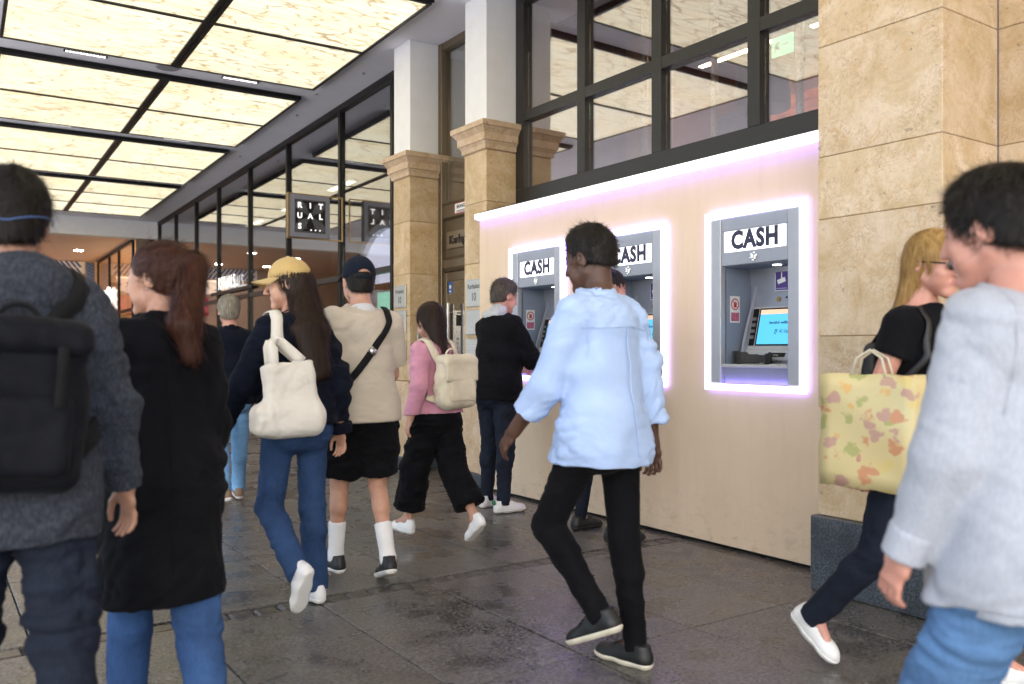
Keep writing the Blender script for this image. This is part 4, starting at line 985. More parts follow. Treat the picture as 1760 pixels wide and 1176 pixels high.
MB().box(-.40,-.33,-.0065,-.0045,1.86,1.98).build('blue_sticker',M_BLUEST,ld); MB().box(-.385,-.35,-.0078,-.0066,1.91,1.945).box(-.39,-.345,-.0078,-.0066,1.875,1.885).build('sticker_print',M_WHT,ld)
pn=MB().bbox(-.42,.42,-.02,-.0005,2.33,2.51,.003).build('name_board',plain('bronze_board',(.22,.17,.115),.4,.5),t); text('raised_lettering','Karlsplatz 10',.13,plain('dark_letters',(.05,.04,.035),.4,.4),pn,Matrix.Translation((-.36,-.026,2.415))@FACE['-Y'],.006,.0,align='LEFT')
nb=MB().box(-.21,.25,-.0445,-.0405,2.675,2.785).build('notice_sign',M_RED,t); MB().box(-.203,.243,-.0462,-.0447,2.682,2.778).build('notice_field',M_WHT,nb)
text('notice_lettering','BRANDSCHUTZ',.05,M_BLKT,nb,Matrix.Translation((-.17,-.047,2.745))@FACE['-Y'],.0006,.001,align='LEFT'); MB().box(-.17,.2,-.0472,-.0464,2.70,2.707).box(-.17,.15,-.0472,-.0464,2.688,2.694).build('notice_lines',M_BLKT,nb)
# wall behind the door region
MB().box(4.70,5.0,6.6,8.6,4.6,4.9).build('door_head',M_PLAS,kind='structure')
hall=MB(); hall.box(6.2,6.3,6.3,9,0,4.54).box(4.75,6.2,8.75,8.85,0,4.54).box(4.75,6.2,6.35,6.45,0,2.6); hall.build('hall_wall',M_LIME2,kind='structure')
# ---------------------------------------------------------------- window band above the cash machines
t=thing('window_band','dark framed upstairs window band above the cash machine wall','window',(4.58,6.6,2.62),-math.pi/2); L_=3.85
f=MB(); f.bbox(0,L_,-.02,.09,0,.125,.004).bbox(0,L_,-.02,.09,1.84,1.915,.004); 
f.box(0,.125,-.018,.088,.126,1.839)
for x in (.91,1.81,2.73): f.box(x,x+.102,-.018,.088,.126,1.839)
f.build('frame',M_DARK,t)
xs=[(.125,.91),(1.012,1.81),(1.912,2.73),(2.832,L_)]
f=MB()
for a,b_ in xs: f.box(a,b_,-.016,.085,.742,.832)
f.box(.125,L_,-.03,-.0205,-.03,.004); f.build('rail',M_DARK,t)
for a,b_ in xs:
    for z0,z1 in ((.126,.741),(.833,1.839)):
        MB().box(a+.001,b_-.001,.03,.038,z0,z1).build('pane',M_GLASSW,t)
# room behind that window
MB().box(4.75,9.5,2.6,7.0,2.45,2.5).build('upstairs_floor',M_WOODW,kind='structure'); MB().box(7.6,7.7,2.6,7.0,2.5,4.54).box(4.75,7.6,6.9,7.0,2.5,4.54).box(4.75,7.6,2.6,2.7,2.5,4.54).build('upstairs_wall',M_WOODW,kind='structure'); MB().box(4.72,9,2.5,7,4.55,4.7).build('upstairs_ceiling',plain('dark_soffit',(.10,.09,.10),.7),kind='structure')
M_POLE=plain('pale_pole',(.5,.53,.52),.3,.4)
for i,(y,lab) in enumerate([(5.97,'pale steel pole behind the window, leftmost of the three'),(5.11,'pale steel pole behind the window, middle one'),(4.24,'pale steel pole behind the window near the drum lamp')]):
    o=MB().cyl((0,0,0),(0,0,2.05),.032,n=16).cyl((0,0,0),(0,0,.02),.07,n=16).build('steel_pole',M_POLE); o.location=(5.6,y,2.5); o['label']=lab; o['category']='pole'; o['group']='poles behind the window'
t=thing('drum_lamp','black drum pendant lamp seen through the upper window at right','lamp',(5.6,4.6,3.2)); MB().cyl((0,0,.0),(0,0,.15),.22,.22,32).cyl((0,0,.152),(0,0,.32),.205,.205,32).build('shade',plain('black_shade',(.03,.03,.032),.45),t); MB().cyl((0,0,.32),(0,0,1.34),.008,n=8).build('cord',M_BLACK,t)
for k,(x_,y_) in enumerate(((6.9,4.6),(6.9,6.0))):
    t=thing('track_light','white linear lamp under the dark ceiling behind the window, %s'%['right one','left one'][k],'lamp',(x_,y_,4.3),0,'linear lamps behind the window'); MB().box(-.04,.04,-.5,.5,.0,.05).build('housing',M_BLACK,t); MB().box(-.03,.03,-.49,.49,-.008,-.0005).build('lens',emit('track_lens',(1,.72,.46),30.),t)
    MB().cyl((0,-.4,.05),(0,-.4,.25),.004,n=6).cyl((0,.4,.05),(0,.4,.25),.004,n=6).build('hanger',M_BLACK,t)
t=thing('exit_sign','green running figure exit sign behind the upper right window','sign',(5.6,4.40,3.66),-math.pi/2); MB().bbox(-.10,.10,-.012,.012,-.075,.075,.003).build('sign_plate',emit('exit_green',(.1,.55,.33),1.1),t)
f=MB(); f.add([(x,-.0135,z) for x,z in ((-.075,-.05),(-.055,-.05),(-.045,-.02),(-.02,-.035),(-.015,-.02),(-.04,.0),(-.025,.02),(-.01,.012),(-.006,.02),(-.03,.035),(-.055,.028),(-.06,.0))],[list(range(12))]); f.add([(.01,-.0135,.005),(.04,-.0135,.005),(.04,-.0135,.018),(.068,-.0135,0.),(.04,-.0135,-.018),(.04,-.0135,-.005),(.01,-.0135,-.005)],[list(range(7))]); f.build('sign_symbol',M_WHT,t,fix=False)
m=Mat('orange_painting',(.5,.2,.05),.6); v=m.mapped((1,5,2)); m.color(m.ramp(m.noise(v,2.2,6,.65,1.),[(.3,srgb('70300c')),(.5,srgb('c86a1c')),(.66,srgb('e0964a')),(.8,srgb('3a1a10'))])); t=thing('wall_painting','orange streaked painting hanging behind the upper right window','painting',(7.58,5.35,3.2),-math.pi/2); MB().box(-.75,.75,-.03,-.002,-.65,.75).build('canvas',m.m,t); 
m=Mat('blue_painting',(.05,.1,.2),.6); m.color(m.ramp(m.noise(m.mapped((2,3,3)),2,6,.65,1.2),[(.3,srgb('101c30')),(.5,srgb('23507a')),(.62,srgb('5a3a6a')),(.75,srgb('1a1622'))])); t=thing('wall_painting','dark blue painting behind the window left of the drum lamp','painting',(7.58,6.55,3.2),-math.pi/2); MB().box(-.32,.42,-.03,-.002,-.65,.75).build('canvas',m.m,t)
# ---------------------------------------------------------------- shop front on the right of the passage
sf=athing('shop_facade','tall black framed glass shop front running down the right side','shop')
MV=[-.55,.18,1.84,4.04,6.13,8.30,10.20,12.27,14.25]
f=MB(); f.box(-.05,.05,-.58,14.3,4.455,4.538); f.build('head_rail',M_BLACK,sf); MB().box(-.04,.04,-.58,14.3,0,.14).build('sill',M_BLACK,sf)
for v_ in MV: MB().box(-.045,.045,v_-.035,v_+.035,.1402,4.4548).build('mullion',M_BLACK,sf)
for i in range(len(MV)-1):
    MB().box(-.04,.04,MV[i]+.0352,MV[i+1]-.0352,2.19,2.262).build('transom',M_DARK,sf)
    MB().box(-.006,.004,MV[i]+.0352,MV[i+1]-.0352,2.2622,4.4548).build('pane',M_GLASS,sf); MB().box(-.006,.004,MV[i]+.0352,MV[i+1]-.0352,.1402,2.1898).build('pane',M_GLASS,sf)
sg=athing('fascia_sign','white RITUALS lettering on a dark strip over the shop door','sign',-.05,7.35,2.40); MB().box(-.02,-.001,-1.5,1.35,-.06,.0).build('backing_rail',M_BLACK,sg)
M_LETW=emit('lit_letters',(1,.98,.95),.55,(.8,.8,.8)); text('lettering','RITUALS...',.34,M_LETW,sg,Matrix.Translation((-.03,0,.13))@FACE['-X'],.004,.0,sx=.95)
bs=athing('blade_sign','square black RITUALS blade sign with white letters and a maze pattern','sign',-.51,1.69,2.985)
MB().bbox(-.27,.27,-.04,.04,-.275,.275,.006).build('sign_case',plain('sign_grey',(.21,.22,.27),.5),bs); MB().box(-.205,.205,-.046,-.0402,-.21,.21).build('sign_face',M_BLACK,bs)
f=MB(); M_MAZE=plain('maze_lines',(.20,.21,.24),.5)
def ln(f,x0,z0,x1,z1,w=.0035):
    dx,dz=x1-x0,z1-z0; l=math.hypot(dx,dz)+1e-9; nx,nz=-dz/l*w/2,dx/l*w/2; f.add([(x0+nx,-.0465,z0+nz),(x1+nx,-.0465,z1+nz),(x1-nx,-.0465,z1-nz),(x0-nx,-.0465,z0-nz)],[(0,1,2,3)])
for q in range(4):
    c,s_=math.cos(q*math.pi/2),math.sin(q*math.pi/2); T2=lambda x,z:(x*c-z*s_,x*s_+z*c)
    for k in range(9):
        o_=.0+k*.021
        for sg_ in (-1,1):
            if k<8:
                a_=T2(sg_*(.012+o_*.98),.012+o_*.1+.02); b_=T2(sg_*min(.196,.012+o_+.10*(1-k/9)),.196)
                ln(f,*a_,*b_)
for r in (.2,): 
    for q in range(4):
        c,s_=math.cos(q*math.pi/2),math.sin(q*math.pi/2); T2=lambda x,z:(x*c-z*s_,x*s_+z*c); ln(f,*T2(-r,r),*T2(r,r))
f.build('maze_pattern',M_MAZE,bs)['kind']='stuff'
for r,row in enumerate(('RIT','UAL','S')):
    for c_,ch in enumerate(row): text('letter',ch,.095,M_LETW,bs,Matrix.Translation((-.14+.14*c_,-.0475,.135-.135*r))@FACE['-Y'],.0012,.004)
f=MB(); [f.cyl((.01+.06*k,-.049,-.175),(.01+.06*k,-.0466,-.175),.010,n=12) for k in range(3)]; f.build('dots',M_LETW,bs)['kind']='stuff'
f=MB(); f.box(-.29,-.275,-.045,.045,-.29,.29).box(-.275,.46,-.012,.012,.277,.292).box(-.275,.46,-.012,.012,-.292,-.277).box(.445,.46,-.012,.012,-.2768,.2768); f.build('bracket',M_BRASS,bs)
# shop interior
MB().box(.06,6.5,-.5,14.3,-.01,.02).build('shop_floor',plain('shop_floor_tiles',(.25,.21,.17),.4),kind='structure').matrix_world=ARC
f=MB(); f.box(4.6,4.75,-.5,14.3,0,4.5).box(.3,4.6,-.7,-.6,0,4.5).box(.1,4.6,14.3,14.5,0,4.5); f.build('shop_wall',M_SHOPW,kind='structure').matrix_world=ARC
for k in range(5):
    t=athing('shop_downlight','lit strip lamp on the shop ceiling behind the glass, number %s from the column'%['one','two','three','four','five'][k],'lamp',1.9,.9+2.9*k,4.49,'strip lamps in the shop'); MB().box(-.09,.09,-.6,.6,-.05,-.0005).build('housing',M_PLAS,t); MB().box(-.07,.07,-.58,.58,-.056,-.0502).build('lens',emit('shop_lamp',(1,.86,.7),5.),t)
MB().box(.06,4.6,-.6,14.3,4.5,4.6).build('shop_ceiling',plain('shop_ceiling_paint',(.35,.32,.30),.8),kind='structure').matrix_world=ARC
M_ARCH=emit('glow_niche',(.72,.78,.95),1.3,(.7,.7,.75))  # niche is no lamp; shop light on it is put in as emission
t=athing('arched_niche','pale self-glowing arched niche on the shop back wall','niche',1.5,3.55,2.36,rot=-math.pi/2+math.pi)
arc=[(math.cos(a)*1.1,math.sin(a)*.85) for a in np.linspace(0,math.pi,22)]
t.rotation_euler=(0,0,R_(-1.65)-math.pi/2)
MB().add([(x,-.02,z) for x,z in arc]+[(x,.03,z) for x,z in arc],[list(range(22)),list(range(22,44))[::-1]]+[(i,22+i,22+(i+1)%22,(i+1)%22) for i in range(22)]).build('niche_back',M_ARCH,t)
f=MB(); P=[]
for x,z in arc: P+= [(x,-.12,z),(x*1.13,-.12,z*1.13),(x*1.13,.0,z*1.13),(x,.0,z)]
F=[]
for i in range(21):
    for j in range(4): F.append([4*i+j,4*i+(j+1)%4,4*i+4+(j+1)%4,4*i+4+j])
f.add(P,F); f.build('arch_moulding',M_PLAS,t)
t=athing('display_shelf','pale lit shop shelving with a mint green lit panel behind the glass','shelf',1.0,2.75,0,rot=-math.pi/2)
f=MB(); f.bbox(-.62,.72,.0,.35,0,1.5,.005); f.build('cabinet',M_TAN,t); f=MB(); [f.box(-.6,.7,.02,.3,1.72+.24*k,1.74+.24*k) for k in range(2)]; f.box(-.6,-.58,.02,.3,1.5,2.2).box(.68,.7,.02,.3,1.5,2.2).box(-.6,.7,.3,.32,1.5,2.2); f.build('shelf_unit',M_PLAS,t)
MB().box(-.15,.40,-.02,-.002,1.54,2.12).build('mint_panel',emit('mint_light',(.35,1.,.72),1.1),t); MB().box(-.57,-.16,.285,.298,1.52,2.16).build('back_light',emit('shelf_light',(.95,.9,1.),.8),t)
rg=random.Random(8)
for k,(mt,nm) in enumerate(((M_BRASS,'brass coloured'),(M_DARK,'black'),(M_WHT,'white'),(M_PINK,'pink'))):
    h=.11+.02*k; o=MB().cyl((0,0,0),(0,0,h),.03,.026,12).cyl((0,0,h),(0,0,h+.03),.014,.012,10).build('cosmetic_bottle',mt)
    o.matrix_world=Matrix.Translation(t.location)@Matrix.Rotation(t.rotation_euler.z,4,'Z')@Matrix.Translation((-.52+.1*k,.14,1.742)); o['label']=nm+' cosmetic bottle on the lit shelf behind the shop glass'; o['category']='bottle'; o['group']='bottles on the shop shelf'
t=athing('carton','open tan cardboard carton standing behind the shop glass','box',.75,3.5,1.30,rot=-math.pi/2); MB().bbox(-.55,.6,-.2,.2,0,.42,.004).build('box_body',M_TAN,t)
MB().add([(-.55,-.2,.422),(.6,-.2,.422),(.62,-.36,.50),(-.60,-.36,.50),(-.55,-.2,.428),(.6,-.2,.428),(.62,-.36,.506),(-.6,-.36,.506)],[(0,1,2,3),(7,6,5,4),(0,4,5,1),(1,5,6,2),(2,6,7,3),(3,7,4,0)]).build('flap',M_TAN,t)
o=athing('display_table','low timber table carrying the carton behind the glass','table',.75,3.5,0,rot=-math.pi/2); MB().bbox(-.7,.75,-.3,.3,1.25,1.30,.004).build('tabletop',M_WOODW,o)
for x in (-.65,.7):
    for y in (-.26,.26): MB().box(x-.025,x+.025,y-.025,y+.025,.02,1.2498).build('leg',M_WOODW,o)
# ---------------------------------------------------------------- far end: beam, lower passage, far shop
inarc(MB().box(-9.,.72,14.351,14.7,4.10,4.55).build('end_beam',M_PLAS,kind='structure'))
inarc(MB().box(-9.,.5,14.701,24,4.12,4.3).build('lower_soffit',M_SOFF,kind='structure'))
inarc(MB().box(-.5,-.10,14.36,14.72,0,4.099).build('end_pier',plain('brown_pier',(.20,.14,.10),.6),kind='structure'))
inarc(MB().box(-.10,.06,14.32,14.5,0,4.5).build('end_post',M_PLAS,kind='structure'))
inarc(MB().box(-8.7,-8.4,12,24,0,4.54).build('left_wall',M_SHOPW,kind='structure'))
t=athing('wall_speaker','small black loudspeaker fixed high on the far brown pier','speaker',-.2,14.35,3.93); MB().bbox(-.05,.05,-.12,-.002,-.14,.14,.01).build('case',M_BLACK,t); MB().cyl((0,-.125,-.04),(0,-.121,-.04),.035,n=16).build('cone',M_ALU,t)
M_DL=emit('downlight_lens',(1,.93,.82),60.)
for k,(u,v_) in enumerate([(-1.45,18.2),(-2.9,16.2),(-2.9,20.),(-4.5,17),(-4.5,20)]):
    t=athing('downlight','small lit downlight in the pink soffit of the far passage, %s'%['nearest the glass','second from the glass, near','second from the glass, far','farther left, near','farther left, far'][k],'downlight',u,v_,4.12,'downlights in the far passage'); MB().cyl((0,0,-.012),(0,0,-.0005),.15,n=20).build('ring',M_PLAS,t); MB().cyl((0,0,-.016),(0,0,-.0122),.12,n=20).build('lens',M_DL,t)
fs=athing('far_shop_facade','black framed shop glass lining the far passage','shop front',-.55,0,0)
MB().box(-.03,.03,14.75,21.4,4.05,4.119).build('head_rail',M_BLACK,fs); MB().box(-.03,.03,14.75,21.4,2.28,2.36).build('transom',M_BLACK,fs)
for v_ in (14.78,17.1,18.9,21.37): MB().box(-.035,.035,v_-.03,v_+.03,0,4.0498).build('mullion',M_BLACK,fs)
for a,b_ in ((14.81,17.07),(17.13,18.87),(18.93,21.34)): MB().box(-.005,.005,a,b_,2.3602,4.0498).build('pane',M_GLASSF,fs); MB().box(-.005,.005,a,b_,.05,2.2798).build('pane',M_GLASSF,fs)
inarc(MB().box(1.2,1.3,14.8,21.6,0,4.1).build('far_shop_wall',emit('warm_glow_wall',(.75,.45,.18),3.,(.5,.36,.2)),kind='structure')); inarc(MB().box(-.5,1.2,14.75,21.5,2.2,2.25).build('far_shop_shelf',M_TAN,kind='structure'))  # wall given its own glow, added to brighten the far shop and soffit
t=athing('lit_shop_letters','white glowing letters standing in the far shop window','sign',-.62,18.6,2.37); M_GLOW=emit('letter_glow',(.9,.97,1.),.9,(.8,.8,.8))
for k,(ch,sz,dz) in enumerate((('I',.62,0),('N',.9,.06),("S",.95,.1),('E',.8,.06))): text('letter',ch,sz,M_GLOW,t,Matrix.Translation((0,.95-.48*k,.28+dz))@FACE['-X'],.03,.006)
t=athing('arched_light_sign','white arched light sign with a blue figure in the far shop','sign',.4,16.9,2.95,rot=-math.pi/2); ar=[(math.cos(a)*.8,math.sin(a)*.45) for a in np.linspace(0,math.pi,16)]+[(-.8,-.45),(.8,-.45)]
MB().add([(x,-.03,z) for x,z in ar]+[(x,.03,z) for x,z in ar],[list(range(18)),list(range(18,36))[::-1]]+[(i,18+i,18+(i+1)%18,(i+1)%18) for i in range(18)]).build('light_panel',emit('cream_light',(1,.93,.75),1.6,(.8,.8,.7)),t); text('figure','3',.7,M_BLUEST,t,Matrix.Translation((.3,-.034,-.1))@FACE['-Y'],.002,.02)
inarc(MB().box(-9,1.2,21.6,21.8,0,4.12).build('far_wall',plain('far_wall_paint',(.42,.31,.26),.7),kind='structure'))
t=athing('banner','blue and pale diamond striped banner across the far shop','banner',-2.4,21.5,3.90); MB().box(-2.2,1.5,-.02,.02,-.18,.20).build('cloth',M_WHT,t)
f=MB(); M_DIA=plain('diamond_blue',(.03,.10,.36),.6); 
for r in range(2):
    for k in range(26):
        x=-2.15+.145*k; z=-.18+.19*r
        if x+.22<1.5: f.add([(x,-.0225,z+.18),(x+.07,-.0225,z+.19),(x+.17+.04,-.0225,z+.01),(x+.13,-.0225,z)],[(0,1,2,3)])
f.build('diamond',M_DIA,t)['kind']='stuff'
t=athing('banner','blue diamond striped side banner hanging beside the far glass','banner',-.74,21.45,3.0); MB().box(-.16,.1,-.02,.02,-.7,1.08).build('cloth',plain('dusk_cloth',(.14,.18,.24),.7),t); f=MB()
for k in range(16): z=-.68+.108*k; f.add([(-.15,-.0225,z+.1),(-.08,-.0225,z+.12),(.09,-.0225,z+.02),(.02,-.0225,z)],[(0,1,2,3)])
f.build('diamond',M_DIA,t)['kind']='stuff'
t=athing('shop_board','pale board with blue spaced letters under the diamond banner','sign',-1.9,21.5,3.42); MB().box(-1.7,.78,-.02,.02,-.22,.22).build('board',emit('board_light',(.95,.72,.58),.5,(.6,.5,.4)),t); MB().box(-1.75,.8,-.03,.03,.222,.25).build('board_light',emit('warm_strip',(1,.75,.5),1.6),t)
for k,ch in enumerate('LEDER'): text('letter',ch,.32,plain('letter_blue',(.05,.16,.30),.6),t,Matrix.Translation((-1.3+.43*k,-.024,0))@FACE['-Y'],.002,.004)
t=athing('red_display','red and pink goods display at the far shop','display',-1.9,21.4,2.75); MB().box(-1.0,.75,-.05,.1,-.3,.32).build('backdrop',plain('red_fabric',(.5,.06,.10),.7,var=.5,scale=12),t); f=MB(); [f.bbox(-.95+.29*k,-.72+.29*k,-.16,-.052,-.2,.2,.01) for k in range(6)]; f.build('red_goods',plain('pink_goods',(.55,.12,.16),.6,var=.3),t)
for k,(u,c_) in enumerate(((-1.12,(.08,.03,.06)),(-.97,(.015,.015,.02)))):
    t=athing('hanging_coat',['dark plum coat hanging in the far shop','black coat hanging in the far shop beside the side banner'][k],'coat',u,21.3,3.0); F=Field(); F.add(Seg((0,0,.42),(0,0,-.35),(.06,.05),(.09,.06),(1,0,0)),0).add(Seg((-.07,0,.40),(.07,0,.40),.04),.03); sdf_obj('cloth',F,.012,fabric('coat_cloth',c_),t); MB().tube([(0,0,.45),(0,0,.52),(.02,0,.54),(.03,0,.52)],.006).build('hook',M_STEEL,t)
# ---------------------------------------------------------------- the people and what they carry
def at(px,d):
    a=(px-880)/1480; y=R_(YAW); return ((math.sin(y)+a*math.cos(y))*d,(math.cos(y)-a*math.sin(y))*d)
WALK='people walking away through the arcade'

def like(p,name,label,cat,group=None):
    o=thing(name,label,cat,p.root.location,p.root.rotation_euler.z,group); return o
def back_y(p,x,z):
    ys=np.linspace(-.5,.05,120); P=np.array([p.T(x,y/p.S,z) for y in ys]); d=p.topF.at(P); i=int(np.argmax(d<0)); return ys[i]/p.S
def backpack(p,label,mat,strapmat,w=.15,h=.22,dp=.075,zc=.27,xo=0,pocket=True,flap=False,seed=0,rot=0,roll=False,buck=True):
    o=like(p,'backpack',label,'backpack'); by=min(back_y(p,xo,zc),back_y(p,xo,zc+.1),back_y(p,xo,zc-.1)); R=p.R@ry(rot)
    c=p.T(xo,by-dp*.92,zc); L=lambda x,y,z:c+R@V([x,y,z])
    F=Field(); F.add(RBox(c,(w,dp,h),.05,R),0); F.add(RBox(L(0,.01,-.05),(w*1.04,dp*.95,h*.72),.05,R),.03)
    sdf_obj('bag_body',F,.0075,mat,o,(.007,(6,6,9),seed))
    if pocket:
        G=Field(); G.add(RBox(L(0,-dp*.86,-h*.32),(w*.8,dp*.42,h*.5),.03,R),0); sdf_obj('front_pocket',G,.007,mat,o,(.006,(7,7,10),seed+3))
    G=Field(); G.add(RBox(L(0,-.012,h*.82),(w*1.03,dp*1.12,h*.24),.04,R),0)
    if flap: G.add(RBox(L(0,-dp*1.0,h*.42),(w*.98,.016,h*.44),.012,R),.02)
    sdf_obj('flap',G,.0075,mat,o,(.006,(6,6,9),seed+5))
    for q in (-1,1):
        pts=[p.T(xo+q*.085,by-.01,zc+h*.75),p.T(q*.10,-.06,.50),p.T(q*.105,0,.515),p.T(q*.11,.06,.48),p.T(q*.118,.12,.40),p.T(q*.13,.12,.28),p.T(q*.155,.05,.18),p.T(q*.15,-.06,.10),p.T(xo+q*.11,by-.01,zc-h*.8)]
        tt=np.linspace(0,len(pts)-1,30); A=np.array([[np.interp(t,range(len(pts)),[v[i] for v in pts]) for i in range(3)] for t in tt])
        m=np.ones(len(A)); m[0]=m[-1]=0
        B=p.topF.project(A,.009); A=np.where(m[:,None]>0,B,A); N=p.topF.grad(A)
        P,Q=tube_np(A,.01,6,(.024,.005),N); poly_obj('shoulder_strap',P,Q,strapmat,o)
        if buck:
            pts=[L(q*w*.55,-dp*1.14,h*.82),L(q*w*.55,-dp*1.36,h*.5),L(q*w*.55,-dp*1.36,h*.0)]
            P,Q=tube_np(pts,.01,6,(.012,.003),[R@V([0,-1,.15])]*3); poly_obj('webbing',P,Q,strapmat,o)
    pts=[L(.045*math.cos(a),-.0+dp*.5,h*1.02+.045*math.sin(a)) for a in np.linspace(0,math.pi,9)]
    P,Q=tube_np(pts,.007,6); poly_obj('grab_handle',P,Q,strapmat,o)
    return o

# --- the man in the pale blue shirt, mid-stride in the middle
p=P8=Person('man in a loose pale blue shirt striding past the middle cash machine',at(1036,3.42),10,1.73,skin=S_DARK,lean=3,
  legs=dict(R=dict(hip=-5,knee=3,foot=0,toe=2,abd=0),L=dict(hip=29,knee=72,foot=24,toe=4,abd=1)),arms=dict(L=dict(pitch=22,flex=22,abd=13),R=dict(pitch=-10,flex=14,abd=13,curl=42)),head=(6,8,0),group=WALK,vox=.9)
p.body(); p.top('shirt',M_BSHIRT,.03,-.13,.018,1.62,.03,.034,collar=(.045,.004),fold=.012,seed=3,vox=.0075,hemtilt=6)
F=Field(); F.add(Seg(p.T(0,-.012,-.06),p.T(0,-.0,-.125),(.16,.126),(.165,.13),p.R@V([1,0,0]),(0,1)),0); F.cut(Plane(p.T(0,0,-.05),p.R@V([0,0,1]))); sdf_obj('undershirt',F,.008,M_ECRU,p.root,(.005,(6,6,8),4))
p.collar(M_BSHIRT,.012,.53,.022); p.cuffs(M_BSHIRT,.03,.0,'') 
p.seam(M_BSHIRT,[p.T(-.2,-.1,.40),p.T(0,-.2,.405),p.T(.2,-.1,.40)]); p.seam(M_BSHIRT,[p.T(0,-.2,.40),p.T(0,-.2,.1),p.T(0,-.2,-.1)],r=.0025)
for q in (-1,1): p.seam(M_BSHIRT,[p.T(q*.16,-.1,.47),p.T(q*.185,-.12,.40),p.T(q*.17,-.08,.30)])
p.trousers('trousers',M_BLKF,.004,.010,.010,top=-.05,fold=.005,seed=5); p.shoes(M_BLKL,M_CREAMRUB,None,lace=M_BLKF)
p.hair(H_BLACK,p.hairfield(vol=.006,nape=-.035,front=.05,top=.02),n=3000,L=.024,lift=.008,wav=.7,seed=4)
# --- the man at the left cash machine
p=P7=Person('man in a black jacket with a pale grey hood using the left cash machine',(3.74,5.66),-82,1.80,skin=S_ROSE,lean=3,build=1.1,
  legs=dict(L=dict(hip=2,knee=3,toe=10,abd=3),R=dict(hip=-3,knee=3,toe=10,abd=3)),arms=dict(R=dict(pitch=30,flex=48,abd=14,inw=6),L=dict(pitch=24,flex=60,abd=10,inw=20)),head=(-6,10,0),vox=.95)
p.body(); p.top('jacket',M_BLKF,.03,-.11,.006,2.,.026,.024,collar=(.04,.004),fold=.009,seed=11,hood=[((0,-.085,.485),(.13,.055,.075)),((.07,-.06,.47),(.07,.05,.06)),((-.07,-.06,.47),(.07,.05,.06))])
F=Field(); F.add(Seg(p.T(0,-.05,.535),p.T(0,-.02,.585),(.095,.075),(.08,.065),(p.R@V([1,0,0])),(0,0)),0); F.add(Ell(p.T(0,-.095,.545),V([.1,.04,.04])),.03); F.sub(Seg(p.T(0,.01,.58),p.T(0,.02,.68),(.062,.06),(.075,.075)),.01)
sdf_obj('hood',F,.007,M_HOODG,p.root,(.010,(9,9,12),4))
p.cuffs(M_BLKF,.025,.04)
for q in (-1,1): p.seam(M_BLKF,[p.T(q*.15,-.1,.47),p.T(q*.18,-.11,.40),p.T(q*.17,-.07,.30)])
p.seam(M_BLKF,[p.T(-.2,-.1,.0),p.T(0,-.2,.0),p.T(.2,-.1,.0)],r=.003)
p.trousers('jeans',D_INK,.006,.012,.012,top=-.04,fold=.008,seed=6); p.shoes(M_WHITE,M_RUB,plain('green_tab',(.02,.16,.07),.5),lace=M_LACE)
p.hair(H_SALT,p.hairfield(vol=.007,nape=-.06,front=.05,top=.008),n=2400,L=.028,lift=.010,wav=.5,seed=7)
# --- the person at the middle cash machine
p=P9b=Person('person in dark clothes using the middle cash machine, half hidden',(3.80,4.49),-90,1.80,skin=S_ROSE,lean=5,
  legs=dict(L=dict(hip=2,abd=8,toe=8),R=dict(hip=-2,abd=9,toe=22)),arms=dict(R=dict(pitch=28,flex=55),L=dict(pitch=28,flex=55)),head=(-18,12,0),vox=1.1)
p.body(); p.top('jacket',M_NAVYJ,.028,-.1,.006,2.,.026,.024,collar=(.045,.004),seed=14); p.trousers('jeans',D_INK,.004,.008,.006,top=-.03); p.shoes(M_BLKL,M_BLKRUB,None,lace=M_BLKF)
p.hair(H_BLACK,p.hairfield(vol=.008,nape=-.05,front=.05),n=1500,L=.03,lift=.01,seed=9)
# --- the woman in pink
p=P6=Person('woman in a pink top and black culottes walking towards the bronze door',at(750,5.62),9,1.50,True,skin=S_LIGHT,lean=4,build=1.04,
  legs=dict(L=dict(hip=17,knee=6,foot=-4,toe=4),R=dict(hip=-10,knee=26,foot=40,toe=5)),arms=dict(L=dict(pitch=-18,flex=34,abd=20),R=dict(pitch=14,flex=30,abd=12)),head=(-8,4,0),group=WALK,vox=.95)
p.body(); p.top('blouse',M_PINK,.026,-.02,.02,2.,.028,.03,fold=.012,seed=21,collar=(.03,.004))
p.trousers('culottes',M_BLKF,.02,.05,.075,upto=.72,top=.04,fold=.012,seed=22); p.shoes(M_WHITE,M_RUB,lace=M_LACE)
F=p.hairfield(vol=.014,nape=-.08,front=.05); F.add(Seg(p.hd(0,-.07,-.01),p.T(0,-.10,.42),(.07*1.,.045),(.04,.03),p.R@V([1,0,0])),.03)
p.hair(H_DKB,F,n=3000,L=.11,flow=lambda P,c=p.hd(0,-.03,.06):(lambda d:d/(np.linalg.norm(d,axis=1)[:,None]+1e-9))((P-c)*.5+V([0,-.01,-.10])),seed=12,lift=.010)
backpack(p,'cream rucksack with cream straps on the back of the woman in pink',M_CREAM,M_CREAM,.135,.165,.065,.22,xo=.025,seed=2,flap=True,buck=False)
# --- the man in the navy cap
p=P5=Person('man in a navy cap, beige shirt and black shorts walking with white socks showing',at(622,4.66),-4,1.70,skin=S_LIGHT,lean=2,
  legs=dict(L=dict(hip=13,knee=8,foot=-2,toe=8,abd=1),R=dict(hip=2,knee=22,foot=18,toe=10,abd=1)),arms=dict(L=dict(pitch=-12,flex=12,abd=13),R=dict(pitch=16,flex=26,abd=10)),head=(-4,0,0),group=WALK,vox=.95)
p.body(); p.top('shirt',M_BEIGE,.030,-.09,.02,.82,.034,.042,collar=(.045,.004),fold=.006,seed=31,vox=.0075)
p.collar(M_WTEE,.012,.535,.024,.5)
p.trousers('shorts',M_BLKF,.022,.04,.04,upto=-.86,top=-.02,fold=.009,seed=32); p.socks(plain('white_sock',(.76,.76,.76),.85,bump=.3),.19); p.shoes(M_BLKL,M_RUB,None,lace=M_LACE)
